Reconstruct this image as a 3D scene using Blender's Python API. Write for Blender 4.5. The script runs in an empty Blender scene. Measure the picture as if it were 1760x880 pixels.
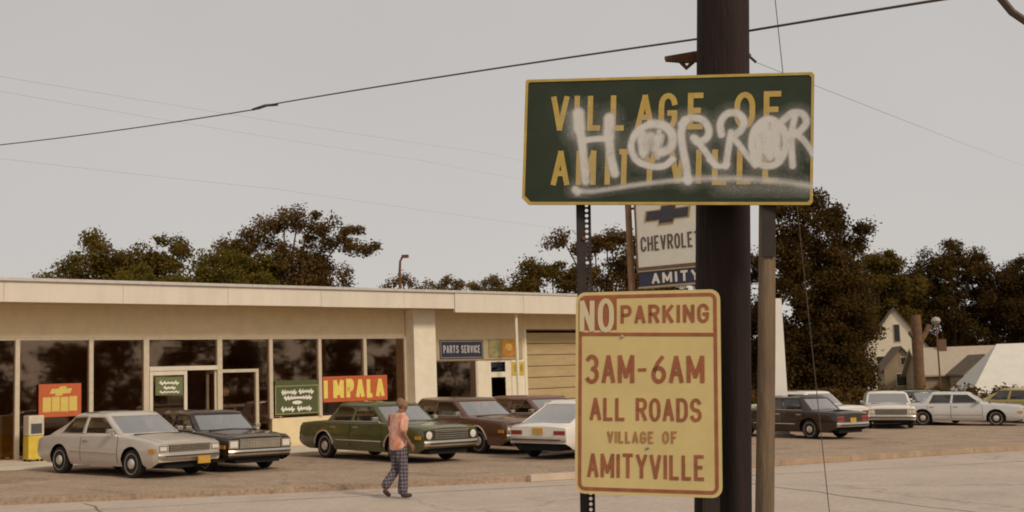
import bpy, bmesh, math, random
import numpy as np
from mathutils import Vector, Matrix, Euler

R = math.radians
random.seed(7)
rng = np.random.default_rng(7)
scene = bpy.context.scene
COL = scene.collection

# ------------------------------------------------------------------ camera
cam_d = bpy.data.cameras.new('camera')
cam = bpy.data.objects.new('camera', cam_d); COL.objects.link(cam)
cam_d.sensor_width = 36.0
cam_d.lens = 36.0 * 2000 / 1760
cam_d.clip_start = 0.1
cam_d.clip_end = 3000
cam.matrix_world = (Matrix.Translation((0, 0, 1.95)) @ Matrix.Rotation(R(96), 4, 'X') @ Matrix.Rotation(R(-2.0), 4, 'Z'))
scene.camera = cam

# ------------------------------------------------------------------ sky, sun, exposure
SUN_ROT, SUN_EL = R(138), R(37)
world = bpy.data.worlds.new('World'); scene.world = world
world.use_nodes = True
nt = world.node_tree; nt.nodes.clear()
w_out = nt.nodes.new('ShaderNodeOutputWorld')
w_bg = nt.nodes.new('ShaderNodeBackground'); w_bg.inputs['Strength'].default_value = 0.1
w_sky = nt.nodes.new('ShaderNodeTexSky'); w_sky.sky_type = 'NISHITA'; w_sky.sun_disc = False
w_sky.sun_elevation = SUN_EL; w_sky.sun_rotation = SUN_ROT; w_sky.dust_density = 4.0; w_sky.air_density = 1.0
# overcast: an even, faintly uneven cloud sheet over the clear sky
w_tc = nt.nodes.new('ShaderNodeTexCoord')
w_no = nt.nodes.new('ShaderNodeTexNoise'); w_no.inputs['Scale'].default_value = 1.6; w_no.inputs['Detail'].default_value = 4
w_rp = nt.nodes.new('ShaderNodeValToRGB')
w_rp.color_ramp.elements[0].position = 0.3; w_rp.color_ramp.elements[0].color = (4.72, 4.50, 4.28, 1)
w_rp.color_ramp.elements[1].position = 0.75; w_rp.color_ramp.elements[1].color = (5.35, 5.11, 4.88, 1)
w_mx = nt.nodes.new('ShaderNodeMix'); w_mx.data_type = 'RGBA'; w_mx.inputs[0].default_value = 0.95
nt.links.new(w_tc.outputs['Generated'], w_no.inputs['Vector'])
nt.links.new(w_no.outputs['Fac'], w_rp.inputs['Fac'])
nt.links.new(w_sky.outputs['Color'], w_mx.inputs[6])
w_sx = nt.nodes.new('ShaderNodeSeparateXYZ'); nt.links.new(w_tc.outputs['Generated'], w_sx.inputs[0])
w_mr = nt.nodes.new('ShaderNodeMapRange'); w_mr.inputs['From Min'].default_value = 0.0; w_mr.inputs['From Max'].default_value = 0.45
w_mr.inputs['To Min'].default_value = 1.07; w_mr.inputs['To Max'].default_value = 0.86
nt.links.new(w_sx.outputs['Z'], w_mr.inputs['Value'])
w_sc = nt.nodes.new('ShaderNodeVectorMath'); w_sc.operation = 'SCALE'
nt.links.new(w_rp.outputs['Color'], w_sc.inputs[0]); nt.links.new(w_mr.outputs['Result'], w_sc.inputs['Scale'])
nt.links.new(w_sc.outputs[0], w_mx.inputs[7])
nt.links.new(w_mx.outputs[2], w_bg.inputs['Color'])
nt.links.new(w_bg.outputs['Background'], w_out.inputs['Surface'])

sun_d = bpy.data.lights.new('sun', 'SUN'); sun_d.energy = 1.5; sun_d.angle = R(12); sun_d.color = (1.0, 0.86, 0.67)
sun = bpy.data.objects.new('sun', sun_d); COL.objects.link(sun)
sdir = Vector((math.sin(SUN_ROT) * math.cos(SUN_EL), math.cos(SUN_ROT) * math.cos(SUN_EL), math.sin(SUN_EL)))
sun.rotation_euler = sdir.to_track_quat('Z', 'Y').to_euler()
sun.location = sdir * 60

scene.view_settings.view_transform = 'Standard'
scene.view_settings.look = 'None'
scene.view_settings.exposure = 0.2
scene.view_settings.gamma = 1.0
scene.view_settings.use_curve_mapping = False
scene.render.resolution_x, scene.render.resolution_y = 1024, 512
scene.render.engine = 'CYCLES'
scene.cycles.max_bounces = 8
scene.cycles.transparent_max_bounces = 24
scene.cycles.filter_width = 1.9

# ------------------------------------------------------------------ materials
MATS = {}
def mat(name, col, rough=0.6, metal=0.0, var=0.12, scale=6.0, bump=0.0, bscale=None, coat=0.0, col2=None, spec=0.5, detail=4.0, stretch=None, thr=None):
    """Principled material whose colour wanders with noise (grain, wear, dirt)."""
    if name in MATS: return MATS[name]
    m = bpy.data.materials.new(name); m.use_nodes = True
    n = m.node_tree; p = n.nodes['Principled BSDF']
    p.inputs['Roughness'].default_value = rough
    p.inputs['Metallic'].default_value = metal
    p.inputs['Coat Weight'].default_value = coat
    p.inputs['Specular IOR Level'].default_value = spec
    tc = n.nodes.new('ShaderNodeTexCoord')
    src = tc.outputs['Object']
    if stretch:
        mp = n.nodes.new('ShaderNodeMapping'); mp.inputs['Scale'].default_value = stretch
        n.links.new(src, mp.inputs['Vector']); src = mp.outputs['Vector']
    no = n.nodes.new('ShaderNodeTexNoise'); no.inputs['Scale'].default_value = scale; no.inputs['Detail'].default_value = detail
    no.inputs['Roughness'].default_value = 0.65
    n.links.new(src, no.inputs['Vector'])
    rp = n.nodes.new('ShaderNodeValToRGB')
    c1 = col2 if col2 else tuple(max(0, c * (1 - var)) for c in col)
    c2 = col if col2 else tuple(min(1, c * (1 + var)) for c in col)
    lo, hi = thr if thr else (0.3, 0.7)
    rp.color_ramp.elements[0].position = lo; rp.color_ramp.elements[0].color = (*c1, 1)
    rp.color_ramp.elements[1].position = hi; rp.color_ramp.elements[1].color = (*c2, 1)
    n.links.new(no.outputs['Fac'], rp.inputs['Fac'])
    n.links.new(rp.outputs['Color'], p.inputs['Base Color'])
    if bump:
        b2 = n.nodes.new('ShaderNodeTexNoise'); b2.inputs['Scale'].default_value = bscale or scale * 4; b2.inputs['Detail'].default_value = 5
        n.links.new(src, b2.inputs['Vector'])
        bp = n.nodes.new('ShaderNodeBump'); bp.inputs['Strength'].default_value = bump; bp.inputs['Distance'].default_value = 0.02
        n.links.new(b2.outputs['Fac'], bp.inputs['Height']); n.links.new(bp.outputs['Normal'], p.inputs['Normal'])
    MATS[name] = m
    return m

def glass_mat(name, tint=(0.5, 0.45, 0.4), base=0.06, rough=0.03, edge=0.9, gcol=(1, 1, 1)):
    """See-through pane: transparent tint with a Fresnel sky reflection."""
    if name in MATS: return MATS[name]
    m = bpy.data.materials.new(name); m.use_nodes = True
    n = m.node_tree; n.nodes.clear()
    out = n.nodes.new('ShaderNodeOutputMaterial')
    tr = n.nodes.new('ShaderNodeBsdfTransparent'); tr.inputs['Color'].default_value = (*tint, 1)
    gl = n.nodes.new('ShaderNodeBsdfGlossy'); gl.inputs['Roughness'].default_value = rough; gl.inputs['Color'].default_value = (*gcol, 1)
    lw = n.nodes.new('ShaderNodeLayerWeight'); lw.inputs['Blend'].default_value = 0.35
    mr = n.nodes.new('ShaderNodeMapRange'); mr.inputs['To Min'].default_value = base; mr.inputs['To Max'].default_value = edge
    pw = n.nodes.new('ShaderNodeMath'); pw.operation = 'POWER'; pw.inputs[1].default_value = 2.0
    no = n.nodes.new('ShaderNodeTexNoise'); no.inputs['Scale'].default_value = 1.3
    bp = n.nodes.new('ShaderNodeBump'); bp.inputs['Strength'].default_value = 0.06; bp.inputs['Distance'].default_value = 0.05
    mx = n.nodes.new('ShaderNodeMixShader')
    n.links.new(lw.outputs['Facing'], pw.inputs[0]); n.links.new(pw.outputs[0], mr.inputs['Value'])
    n.links.new(no.outputs['Fac'], bp.inputs['Height']); n.links.new(bp.outputs['Normal'], gl.inputs['Normal'])
    n.links.new(mr.outputs['Result'], mx.inputs['Fac'])
    n.links.new(tr.outputs[0], mx.inputs[1]); n.links.new(gl.outputs[0], mx.inputs[2])
    n.links.new(mx.outputs[0], out.inputs['Surface'])
    MATS[name] = m
    return m

# ------------------------------------------------------------------ mesh helpers
def zt(x):
    """height of the gently sloping ground (falls to the right)"""
    return -0.025 * max(-45.0, min(45.0, x))

class MB:
    def __init__(self): self.v, self.f, self.s = [], [], []
    def add(self, vs, fs, smooth=False):
        o = len(self.v); self.v += [tuple(v) for v in vs]
        self.f += [tuple(i + o for i in f) for f in fs]; self.s += [smooth] * len(fs)
    def box(self, x0, x1, y0, y1, z0, z1):
        v = [(x0,y0,z0),(x1,y0,z0),(x1,y1,z0),(x0,y1,z0),(x0,y0,z1),(x1,y0,z1),(x1,y1,z1),(x0,y1,z1)]
        self.add(v, [(3,2,1,0),(4,5,6,7),(0,1,5,4),(1,2,6,5),(2,3,7,6),(3,0,4,7)])
    def cbox(self, x0, x1, y0, y1, z0, z1, c=0.02):
        """box with chamfered edges"""
        bm = bmesh.new(); bmesh.ops.create_cube(bm, size=1)
        for v in bm.verts:
            v.co = Vector(((x0+x1)/2 + v.co.x*(x1-x0), (y0+y1)/2 + v.co.y*(y1-y0), (z0+z1)/2 + v.co.z*(z1-z0)))
        bmesh.ops.bevel(bm, geom=list(bm.edges), offset=c, segments=2, affect='EDGES', profile=0.6)
        bm.verts.index_update()
        self.add([v.co[:] for v in bm.verts], [[v.index for v in f.verts] for f in bm.faces]); bm.free()
    def prism(self, pts, y0, y1, axis='Y'):
        """polygon (a,b) extruded along an axis; axis Y: (x,z), axis Z: (x,y), axis X: (y,z)"""
        n = len(pts)
        if axis == 'Y': q = [(a, y0, b) for a, b in pts] + [(a, y1, b) for a, b in pts]
        elif axis == 'Z': q = [(a, b, y0) for a, b in pts] + [(a, b, y1) for a, b in pts]
        else: q = [(y0, a, b) for a, b in pts] + [(y1, a, b) for a, b in pts]
        fs = [tuple(range(n - 1, -1, -1)), tuple(range(n, 2 * n))] + [(i, (i+1) % n, n + (i+1) % n, n + i) for i in range(n)]
        self.add(q, fs)
    def tube(self, pts, radii, seg=10, cap=True, smooth=True):
        pts = [Vector(p) for p in pts]
        if not hasattr(radii, '__len__'): radii = [radii] * len(pts)
        vs, fs = [], []
        ref = None
        for i, p in enumerate(pts):
            t = (pts[min(i+1, len(pts)-1)] - pts[max(i-1, 0)]).normalized()
            if ref is None: ref = Vector((0, 0, 1)) if abs(t.z) < 0.9 else Vector((1, 0, 0))
            u = t.cross(ref).normalized(); w = u.cross(t).normalized(); ref = w
            for k in range(seg):
                a = 2 * math.pi * k / seg
                vs.append(p + (u * math.cos(a) + w * math.sin(a)) * radii[i])
        for i in range(len(pts) - 1):
            for k in range(seg):
                fs.append((i*seg + k, i*seg + (k+1) % seg, (i+1)*seg + (k+1) % seg, (i+1)*seg + k))
        self.add(vs, fs, smooth)
        if cap:
            self.add(vs[:seg], [tuple(range(seg - 1, -1, -1))]); self.add(vs[-seg:], [tuple(range(seg))])
    def lathe(self, prof, axis='Y', seg=24, c=(0, 0, 0), smooth=True):
        """profile of (radius, offset along axis)"""
        vs, fs = [], []
        for r, h in prof:
            for k in range(seg):
                a = 2 * math.pi * k / seg; p, q = r * math.cos(a), r * math.sin(a)
                if axis == 'Y': vs.append((c[0] + p, c[1] + h, c[2] + q))
                elif axis == 'Z': vs.append((c[0] + p, c[1] + q, c[2] + h))
                else: vs.append((c[0] + h, c[1] + p, c[2] + q))
        for i in range(len(prof) - 1):
            for k in range(seg):
                fs.append((i*seg + k, i*seg + (k+1) % seg, (i+1)*seg + (k+1) % seg, (i+1)*seg + k))
        fs.append(tuple(range(seg - 1, -1, -1))); n = (len(prof) - 1) * seg
        fs.append(tuple(range(n, n + seg)))
        self.add(vs, fs, smooth)
    def build(self, name, m, parent=None, sharp=35, fix=True):
        me = bpy.data.meshes.new(name); me.from_pydata(self.v, [], self.f)
        me.polygons.foreach_set('use_smooth', self.s)
        if fix:
            bm = bmesh.new(); bm.from_mesh(me); bmesh.ops.recalc_face_normals(bm, faces=list(bm.faces)); bm.to_mesh(me); bm.free()
        if any(self.s): me.set_sharp_from_angle(angle=R(sharp))
        me.materials.append(m)
        o = bpy.data.objects.new(name, me); COL.objects.link(o)
        if parent: o.parent = parent
        return o

def tag(o, label=None, cat=None, group=None, kind=None):
    if label: o['label'] = label
    if cat: o['category'] = cat
    if group: o['group'] = group
    if kind: o['kind'] = kind
    return o
def empty(name, loc=(0, 0, 0), rz=0.0, label=None, cat=None, group=None):
    o = bpy.data.objects.new(name, None); COL.objects.link(o)
    o.empty_display_size = 0.3
    o.location = loc; o.rotation_euler = (0, 0, rz)
    return tag(o, label, cat, group)
def copy_tree(o, parent=None):
    c = o.copy(); COL.objects.link(c); c.parent = parent
    for ch in list(o.children): copy_tree(ch, c)
    return c
def box_obj(name, m, parent, *b, c=0):
    q = MB()
    if c: q.cbox(*b, c=c)
    else: q.box(*b)
    return q.build(name, m, parent)

# ------------------------------------------------------------------ stroke lettering
def arc(cx, cy, rx, ry, a0, a1, n=10):
    return [(cx + rx * math.cos(R(a0 + (a1 - a0) * i / n)), cy + ry * math.sin(R(a0 + (a1 - a0) * i / n))) for i in range(n + 1)]
def oval(x0=0, x1=1, y0=0, y1=1, r=0.5):
    rx = (x1 - x0) * 0.5; ry = min(r * 0.75, (y1 - y0) / 2)
    cx = (x0 + x1) / 2
    p = arc(cx, y1 - ry, rx, ry, 0, 180, 10) + arc(cx, y0 + ry, rx, ry, 180, 360, 10)
    return p + [p[0]]
GLY = {
 'A': [[(0,0),(.5,1)],[(.5,1),(1,0)],[(.18,.33),(.82,.33)]],
 'C': [[(1,.72)] + arc(.5,.7,.5,.3,5,180,8) + arc(.5,.3,.5,.3,180,355,8)],
 'D': [[(0,0),(0,1),(.5,1)] + arc(.5,.65,.5,.35,90,0,6) + arc(.5,.35,.5,.35,0,-90,6) + [(0,0)]],
 'E': [[(1,1),(0,1),(0,0),(1,0)],[(0,.52),(.8,.52)]],
 'F': [[(1,1),(0,1),(0,0)],[(0,.5),(.8,.5)]],
 'G': [[(1,.74)] + arc(.5,.7,.5,.3,10,180,8) + arc(.5,.3,.5,.3,180,360,8) + [(1,.45),(.55,.45)]],
 'H': [[(0,0),(0,1)],[(1,0),(1,1)],[(0,.5),(1,.5)]],
 'I': [[(.5,0),(.5,1)]],
 'K': [[(0,0),(0,1)],[(1,1),(0,.38)],[(.32,.58),(1,0)]],
 'L': [[(0,1),(0,0),(1,0)]],
 'M': [[(0,0),(0,1)],[(0,1),(.5,.2)],[(.5,.2),(1,1)],[(1,1),(1,0)]],
 'N': [[(0,0),(0,1)],[(0,1),(1,0)],[(1,0),(1,1)]],
 'O': [oval()],
 'P': [[(0,0),(0,1),(.6,1)] + arc(.6,.73,.4,.27,90,-90,8) + [(0,.46)]],
 'R': [[(0,0),(0,1),(.6,1)] + arc(.6,.75,.4,.25,90,-90,8) + [(0,.5)],[(.5,.5),(1,0)]],
 'S': [arc(.5,.74,.48,.26,20,180,8) + arc(.5,.74,.48,.24,190,270,5) + arc(.5,.25,.5,.25,88,0,5) + arc(.5,.25,.5,.25,-8,-165,8)],
 'T': [[(0,1),(1,1)],[(.5,1),(.5,0)]],
 'V': [[(0,1),(.5,0)],[(.5,0),(1,1)]],
 'Y': [[(0,1),(.5,.45)],[(.5,.45),(1,1)],[(.5,.48),(.5,0)]],
 '3': [arc(.45,.75,.5,.25,150,-80,10) ,arc(.45,.26,.54,.26,85,-150,10)],
 '6': [[(.85,1)] + [(.45,.78),(.12,.5)] + arc(.5,.28,.5,.28,150,510,18)],
 '-': [[(0,.5),(1,.5)]],
}
def ribbon(mb, pts, w, fx, depth, z):
    """flat stroke of width w along pts, with thickness; fx maps (a,b,out) to 3D"""
    P = [np.array(p, float) for p in pts]
    Q = [P[0]]
    for p in P[1:]:
        if np.linalg.norm(p - Q[-1]) > 1e-4: Q.append(p)
    P = Q; n = len(P)
    closed = np.linalg.norm(P[0] - P[-1]) < 1e-3
    L, Rr = [], []
    for i in range(n):
        if closed: a, b = P[i-1] if i else P[-2], P[i+1] if i < n-1 else P[1]
        else: a, b = P[max(i-1, 0)], P[min(i+1, n-1)]
        d0 = P[i] - a if np.linalg.norm(P[i] - a) > 1e-6 else b - P[i]
        d1 = b - P[i] if np.linalg.norm(b - P[i]) > 1e-6 else d0
        d0 = d0 / np.linalg.norm(d0); d1 = d1 / np.linalg.norm(d1)
        t = d0 + d1; t = t / (np.linalg.norm(t) + 1e-9)
        nn = np.array([-t[1], t[0]]); k = max(0.6, nn @ np.array([-d0[1], d0[0]]))
        off = nn * w / 2 / k
        c = P[i].copy()
        if not closed and i == 0: c -= d1 * w * 0.25
        if not closed and i == n-1: c += d0 * w * 0.25
        L.append(c + off); Rr.append(c - off)
    vs = [fx(p[0], p[1], z + depth) for p in L] + [fx(p[0], p[1], z + depth) for p in Rr]
    vs += [fx(p[0], p[1], z) for p in L] + [fx(p[0], p[1], z) for p in Rr]
    fs = []
    for i in range(n - 1):
        fs += [(i, i+1, n+i+1, n+i), (i, 2*n+i, 2*n+i+1, i+1), (n+i, n+i+1, 3*n+i+1, 3*n+i)]
    mb.add(vs, fs)
def letter(mb, ch, box, w, fx, depth=0.0015, z=0.001):
    x0, y0, x1, y1 = box            # x right, y up, outer extents
    h = w / 2
    for i, st in enumerate(GLY[ch]):
        pts = [(x0 + h + (x1 - x0 - w) * u, y0 + h * 0.5 + (y1 - y0 - h) * v) for u, v in st]
        ribbon(mb, pts, w, fx, depth, z + 0.0003 * i)
def text_line(mb, s, x0, x1, y0, y1, w, fx, gap=0.25, space=0.6, wide=None, depth=0.0015, z=0.001):
    """letters evenly spread between x0 and x1"""
    wd = {'I': 0.3, 'M': 1.2, ' ': space, '-': 0.55, 'L': 0.85, 'E': 0.88, 'F': 0.85}
    if wide: wd.update(wide)
    tot = sum(wd.get(c, 1.0) for c in s) + gap * (len(s) - 1)
    u = (x1 - x0) / tot; x = x0
    for c in s:
        k = wd.get(c, 1.0) * u
        if c != ' ': letter(mb, c, (x, y0, max(x + k, x + w * 1.05), y1), w, fx, depth, z)
        x += k + gap * u
FXY = lambda a, b, o: (a, -o, b)        # a plate facing local -Y

# ================================================================== SETTING
M_LOT = mat('worn_lot_asphalt', (0.38, 0.272, 0.188), 0.95, scale=0.9, var=0.16, bump=0.5, bscale=30, detail=8)
M_ROAD = mat('pale_road_concrete', (0.51, 0.412, 0.335), 0.9, scale=0.5, var=0.10, bump=0.3, bscale=25, detail=9)
def weather(m, stain, s_scale, s_lo, s_hi, speck=0.25, sp_scale=16.0, crack=0.0):
    """adds stains, gravel speckle and fine cracks to a ground material"""
    n = m.node_tree; p = n.nodes['Principled BSDF']; src = p.inputs['Base Color'].links[0].from_socket
    tc = n.nodes.new('ShaderNodeTexCoord')
    a = n.nodes.new('ShaderNodeTexNoise'); a.inputs['Scale'].default_value = s_scale; a.inputs['Detail'].default_value = 6; a.inputs['Roughness'].default_value = 0.7; a.inputs['Distortion'].default_value = 0.8
    r = n.nodes.new('ShaderNodeMapRange'); r.inputs['From Min'].default_value = s_lo; r.inputs['From Max'].default_value = s_hi; r.inputs['To Max'].default_value = 0.65
    mx = n.nodes.new('ShaderNodeMix'); mx.data_type = 'RGBA'; mx.inputs[7].default_value = (*stain, 1)
    b = n.nodes.new('ShaderNodeTexNoise'); b.inputs['Scale'].default_value = sp_scale; b.inputs['Detail'].default_value = 3; b.inputs['Roughness'].default_value = 0.8
    r2 = n.nodes.new('ShaderNodeMapRange'); r2.inputs['From Min'].default_value = 0.3; r2.inputs['From Max'].default_value = 0.7; r2.inputs['To Min'].default_value = 1-speck; r2.inputs['To Max'].default_value = 1+speck
    vm = n.nodes.new('ShaderNodeVectorMath'); vm.operation = 'SCALE'
    n.links.new(tc.outputs['Object'], a.inputs['Vector']); n.links.new(tc.outputs['Object'], b.inputs['Vector'])
    n.links.new(a.outputs['Fac'], r.inputs['Value']); n.links.new(r.outputs['Result'], mx.inputs[0]); n.links.new(src, mx.inputs[6])
    n.links.new(b.outputs['Fac'], r2.inputs['Value']); n.links.new(mx.outputs[2], vm.inputs[0]); n.links.new(r2.outputs['Result'], vm.inputs['Scale'])
    last = vm.outputs[0]
    if crack:
        v = n.nodes.new('ShaderNodeTexVoronoi'); v.feature = 'DISTANCE_TO_EDGE'; v.inputs['Scale'].default_value = crack
        d = n.nodes.new('ShaderNodeTexNoise'); d.inputs['Scale'].default_value = 1.4; d.inputs['Detail'].default_value = 5
        ad = n.nodes.new('ShaderNodeVectorMath'); ad.operation = 'ADD'
        n.links.new(tc.outputs['Object'], d.inputs['Vector']); n.links.new(tc.outputs['Object'], ad.inputs[0]); n.links.new(d.outputs['Color'], ad.inputs[1]); n.links.new(ad.outputs[0], v.inputs['Vector'])
        r3 = n.nodes.new('ShaderNodeMapRange'); r3.inputs['From Max'].default_value = 0.012; r3.inputs['To Min'].default_value = 0.75
        n.links.new(v.outputs['Distance'], r3.inputs['Value'])
        v2 = n.nodes.new('ShaderNodeVectorMath'); v2.operation = 'SCALE'; n.links.new(last, v2.inputs[0]); n.links.new(r3.outputs['Result'], v2.inputs['Scale']); last = v2.outputs[0]
    n.links.new(last, p.inputs['Base Color'])
weather(M_LOT, (0.17, 0.115, 0.08), 0.55, 0.54, 0.70, 0.34, 13.0, 0.22)
weather(M_ROAD, (0.33, 0.265, 0.22), 0.4, 0.55, 0.75, 0.16, 10.0, 0.16)
M_WALK = mat('sidewalk_concrete', (0.62, 0.54, 0.43), 0.9, scale=1.2, var=0.14, bump=0.3)
M_KERB = mat('kerb_concrete', (0.42, 0.30, 0.20), 0.9, scale=2.5, var=0.2, bump=0.3)
M_GROUND = mat('dry_grass_ground', (0.12, 0.10, 0.05), 1.0, scale=0.8, var=0.35, bump=0.4)

def sheet(name, poly, dz, m, thick=0.0, kind='structure'):
    """polygon in plan laid on the sloping ground, with a skirt when thick"""
    q = MB(); n = len(poly)
    top = [(x, y, zt(x) + dz) for x, y in poly]
    q.add(top, [tuple(range(n))])
    if thick:
        bot = [(x, y, zt(x) + dz - thick) for x, y in poly]
        q.add(top + bot, [(i, (i+1) % n, n + (i+1) % n, n + i) for i in range(n)])
    o = q.build(name, m)
    for p in o.data.polygons:
        pass
    return tag(o, kind=kind)

g = MB()
xs = [-900, -300, -100, -45, 45, 100, 300, 900]; ys = [-200, -40, 0, 60, 150, 400, 1500]
gv = [(x, y, zt(x) - 0.22) for y in ys for x in xs]
gf = [(j*len(xs)+i, j*len(xs)+i+1, (j+1)*len(xs)+i+1, (j+1)*len(xs)+i) for j in range(len(ys)-1) for i in range(len(xs)-1)]
g.add(gv, gf); tag(g.build('ground', M_GROUND, fix=False), kind='structure')

FAR = [(-45, 5.5), (-20, 15.3), (-8.8, 20.0), (-4.9, 21.4), (-2.4, 22.5), (0.13, 23.6), (5.9, 27.2), (13.7, 32.0), (26, 39.3), (45, 50.6)]
NEAR = [(x + 4.2, y - 8.6) for x, y in FAR]
# road strip: quads between the two edges so that it follows the ground
q = MB(); n = len(FAR)
q.add([(x, y, zt(x) - 0.105) for x, y in FAR] + [(x, y, zt(x) - 0.105) for x, y in NEAR], [(i, i+1, n+i+1, n+i) for i in range(n-1)])
tag(q.build('road', M_ROAD, fix=False), kind='structure')
# parking lot behind the road edge
BX, BY, BA = -12.68, 29.70, R(41)
def bw(t, n_out, z=0.0):
    """building coordinates (along facade, out from facade) to world"""
    return (BX + t*math.cos(BA) + n_out*math.sin(BA), BY + t*math.sin(BA) - n_out*math.cos(BA), z)
back = [(45, 70), (20, 70), (-10, 70), (-45, 40)]
sheet('parking_lot', FAR + back, 0.0, M_LOT, thick=0.11)
# pale concrete walk in front of the showroom, flush with the lot
wk = [bw(-14, 0.0)[:2], bw(-14, 3.2)[:2], bw(12.6, 3.2)[:2], bw(12.6, 0.0)[:2]]
sheet('sidewalk', wk, 0.03, M_WALK, thick=0.03)
# kerb along the road edge, right of the driveway
KP = [(0.13, 23.6), (5.9, 27.2), (13.7, 32.0), (26, 39.3)]
kerb = empty('kerb'); tag(kerb, kind='structure')
for i in range(3):
    (xa, ya), (xb, yb) = KP[i], KP[i+1]
    L = math.hypot(xb-xa, yb-ya); nseg = max(1, int(L / 1.9))
    ux, uy = (xb-xa)/L, (yb-ya)/L
    for k in range(nseg):
        a0, a1 = k*L/nseg + 0.006, (k+1)*L/nseg - 0.006
        q = MB(); h = 0.03 + 0.006*random.random()
        pts = [(xa+ux*a0, ya+uy*a0), (xa+ux*a1, ya+uy*a1), (xa+ux*a1+uy*0.17, ya+uy*a1-ux*0.17), (xa+ux*a0+uy*0.17, ya+uy*a0-ux*0.17)]
        vs = [(x, y, zt(x)-0.10) for x, y in pts] + [(x, y, zt(x)+h) for x, y in pts]
        q.add(vs, [(3,2,1,0),(4,5,6,7),(0,1,5,4),(1,2,6,5),(2,3,7,6),(3,0,4,7)])
        m_ = mat('kerb_end_paint', (0.58, 0.46, 0.34), 0.8, scale=3) if (i == 0 and k == 0) else M_KERB
        q.build('kerb_stone', m_, kerb)
# near verge by the posts
# tarred joints across the road
M_TAR = mat('road_tar', (0.20, 0.165, 0.14), 0.9, scale=5, var=0.2)
def tar(pts, w, name='tar_joint'):
    q = MB(); vs = []
    for i, (x, y) in enumerate(pts):
        a, b = pts[max(i-1, 0)], pts[min(i+1, len(pts)-1)]
        d = math.hypot(b[0]-a[0], b[1]-a[1]); nx, ny = -(b[1]-a[1])/d, (b[0]-a[0])/d
        ww = w * (0.6 + 0.8*random.random())
        vs += [(x+nx*ww, y+ny*ww, zt(x)-0.101), (x-nx*ww, y-ny*ww, zt(x)-0.101)]
    q.add(vs, [(2*i, 2*i+2, 2*i+3, 2*i+1) for i in range(len(pts)-1)])
    return tag(q.build(name, M_TAR, fix=False), kind='structure')
def wig(a, b, n=14, s=0.08):
    return [(a[0]+(b[0]-a[0])*i/n + random.uniform(-s, s), a[1]+(b[1]-a[1])*i/n + random.uniform(-s, s)) for i in range(n+1)]
tar(wig((-7.4, 20.2), (-3.4, 12.3)), 0.02)
tar(wig((3.2, 25.0), (7.2, 16.8)), 0.02)
tar(wig((-40, 4.0), (30, 36.0), 60, 0.05), 0.015)

# ================================================================== DEALERSHIP BUILDING
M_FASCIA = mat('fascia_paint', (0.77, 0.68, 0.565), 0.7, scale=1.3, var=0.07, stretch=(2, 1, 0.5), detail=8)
M_CREAM = mat('cream_wall_paint', (0.83, 0.67, 0.41), 0.8, scale=2.5, var=0.07, bump=0.15)
M_PIER = mat('white_pier_paint', (0.86, 0.77, 0.60), 0.75, scale=3, var=0.07)
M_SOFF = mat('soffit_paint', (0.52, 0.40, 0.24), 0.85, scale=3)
M_ALU = mat('aluminium_frame', (0.66, 0.55, 0.41), 0.45, metal=0.15, scale=8, var=0.1)
M_GLASS = glass_mat('showroom_glass', (0.72, 0.62, 0.52), 0.15, edge=0.6, gcol=(0.95, 0.72, 0.52))
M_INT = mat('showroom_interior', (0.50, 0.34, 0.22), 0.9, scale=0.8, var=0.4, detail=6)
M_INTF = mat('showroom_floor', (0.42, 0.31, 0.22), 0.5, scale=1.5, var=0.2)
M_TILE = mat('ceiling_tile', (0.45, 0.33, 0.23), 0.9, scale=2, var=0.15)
M_GAR = mat('garage_door_paint', (0.50, 0.37, 0.19), 0.7, scale=3, var=0.12, stretch=(0.4, 1, 2))
M_DARK = mat('dark_void', (0.02, 0.014, 0.012), 0.9)
M_ROOF = mat('roof_gravel', (0.35, 0.31, 0.27), 0.95, scale=20, bump=0.5)

B = empty('car_dealership', (BX, BY, 0), BA, 'long low cream car dealership with a flat white roof edge and big showroom windows', 'building')
T0, T1, TE = -9.0, 12.1, 22.0           # showroom from T0 to T1, service wing to TE
FL, WT, SO = 0.20, 3.42, 4.27           # floor, window head, soffit
GB = -0.75                              # below the lowest ground
box_obj('header_wall', M_CREAM, B, T0, T1, 0.0, 0.30, WT, SO)
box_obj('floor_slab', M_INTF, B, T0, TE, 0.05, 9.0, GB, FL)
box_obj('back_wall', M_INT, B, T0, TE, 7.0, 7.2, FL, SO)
box_obj('side_wall', M_CREAM, B, T0-0.2, T0, 0.0, 7.2, GB, SO)
box_obj('side_wall', M_CREAM, B, TE, TE+0.2, 0.0, 7.2, GB, SO)
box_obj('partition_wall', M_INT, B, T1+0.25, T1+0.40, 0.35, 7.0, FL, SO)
box_obj('ceiling', M_TILE, B, T0, TE, 0.31, 7.0, 3.62, 3.66)
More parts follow.
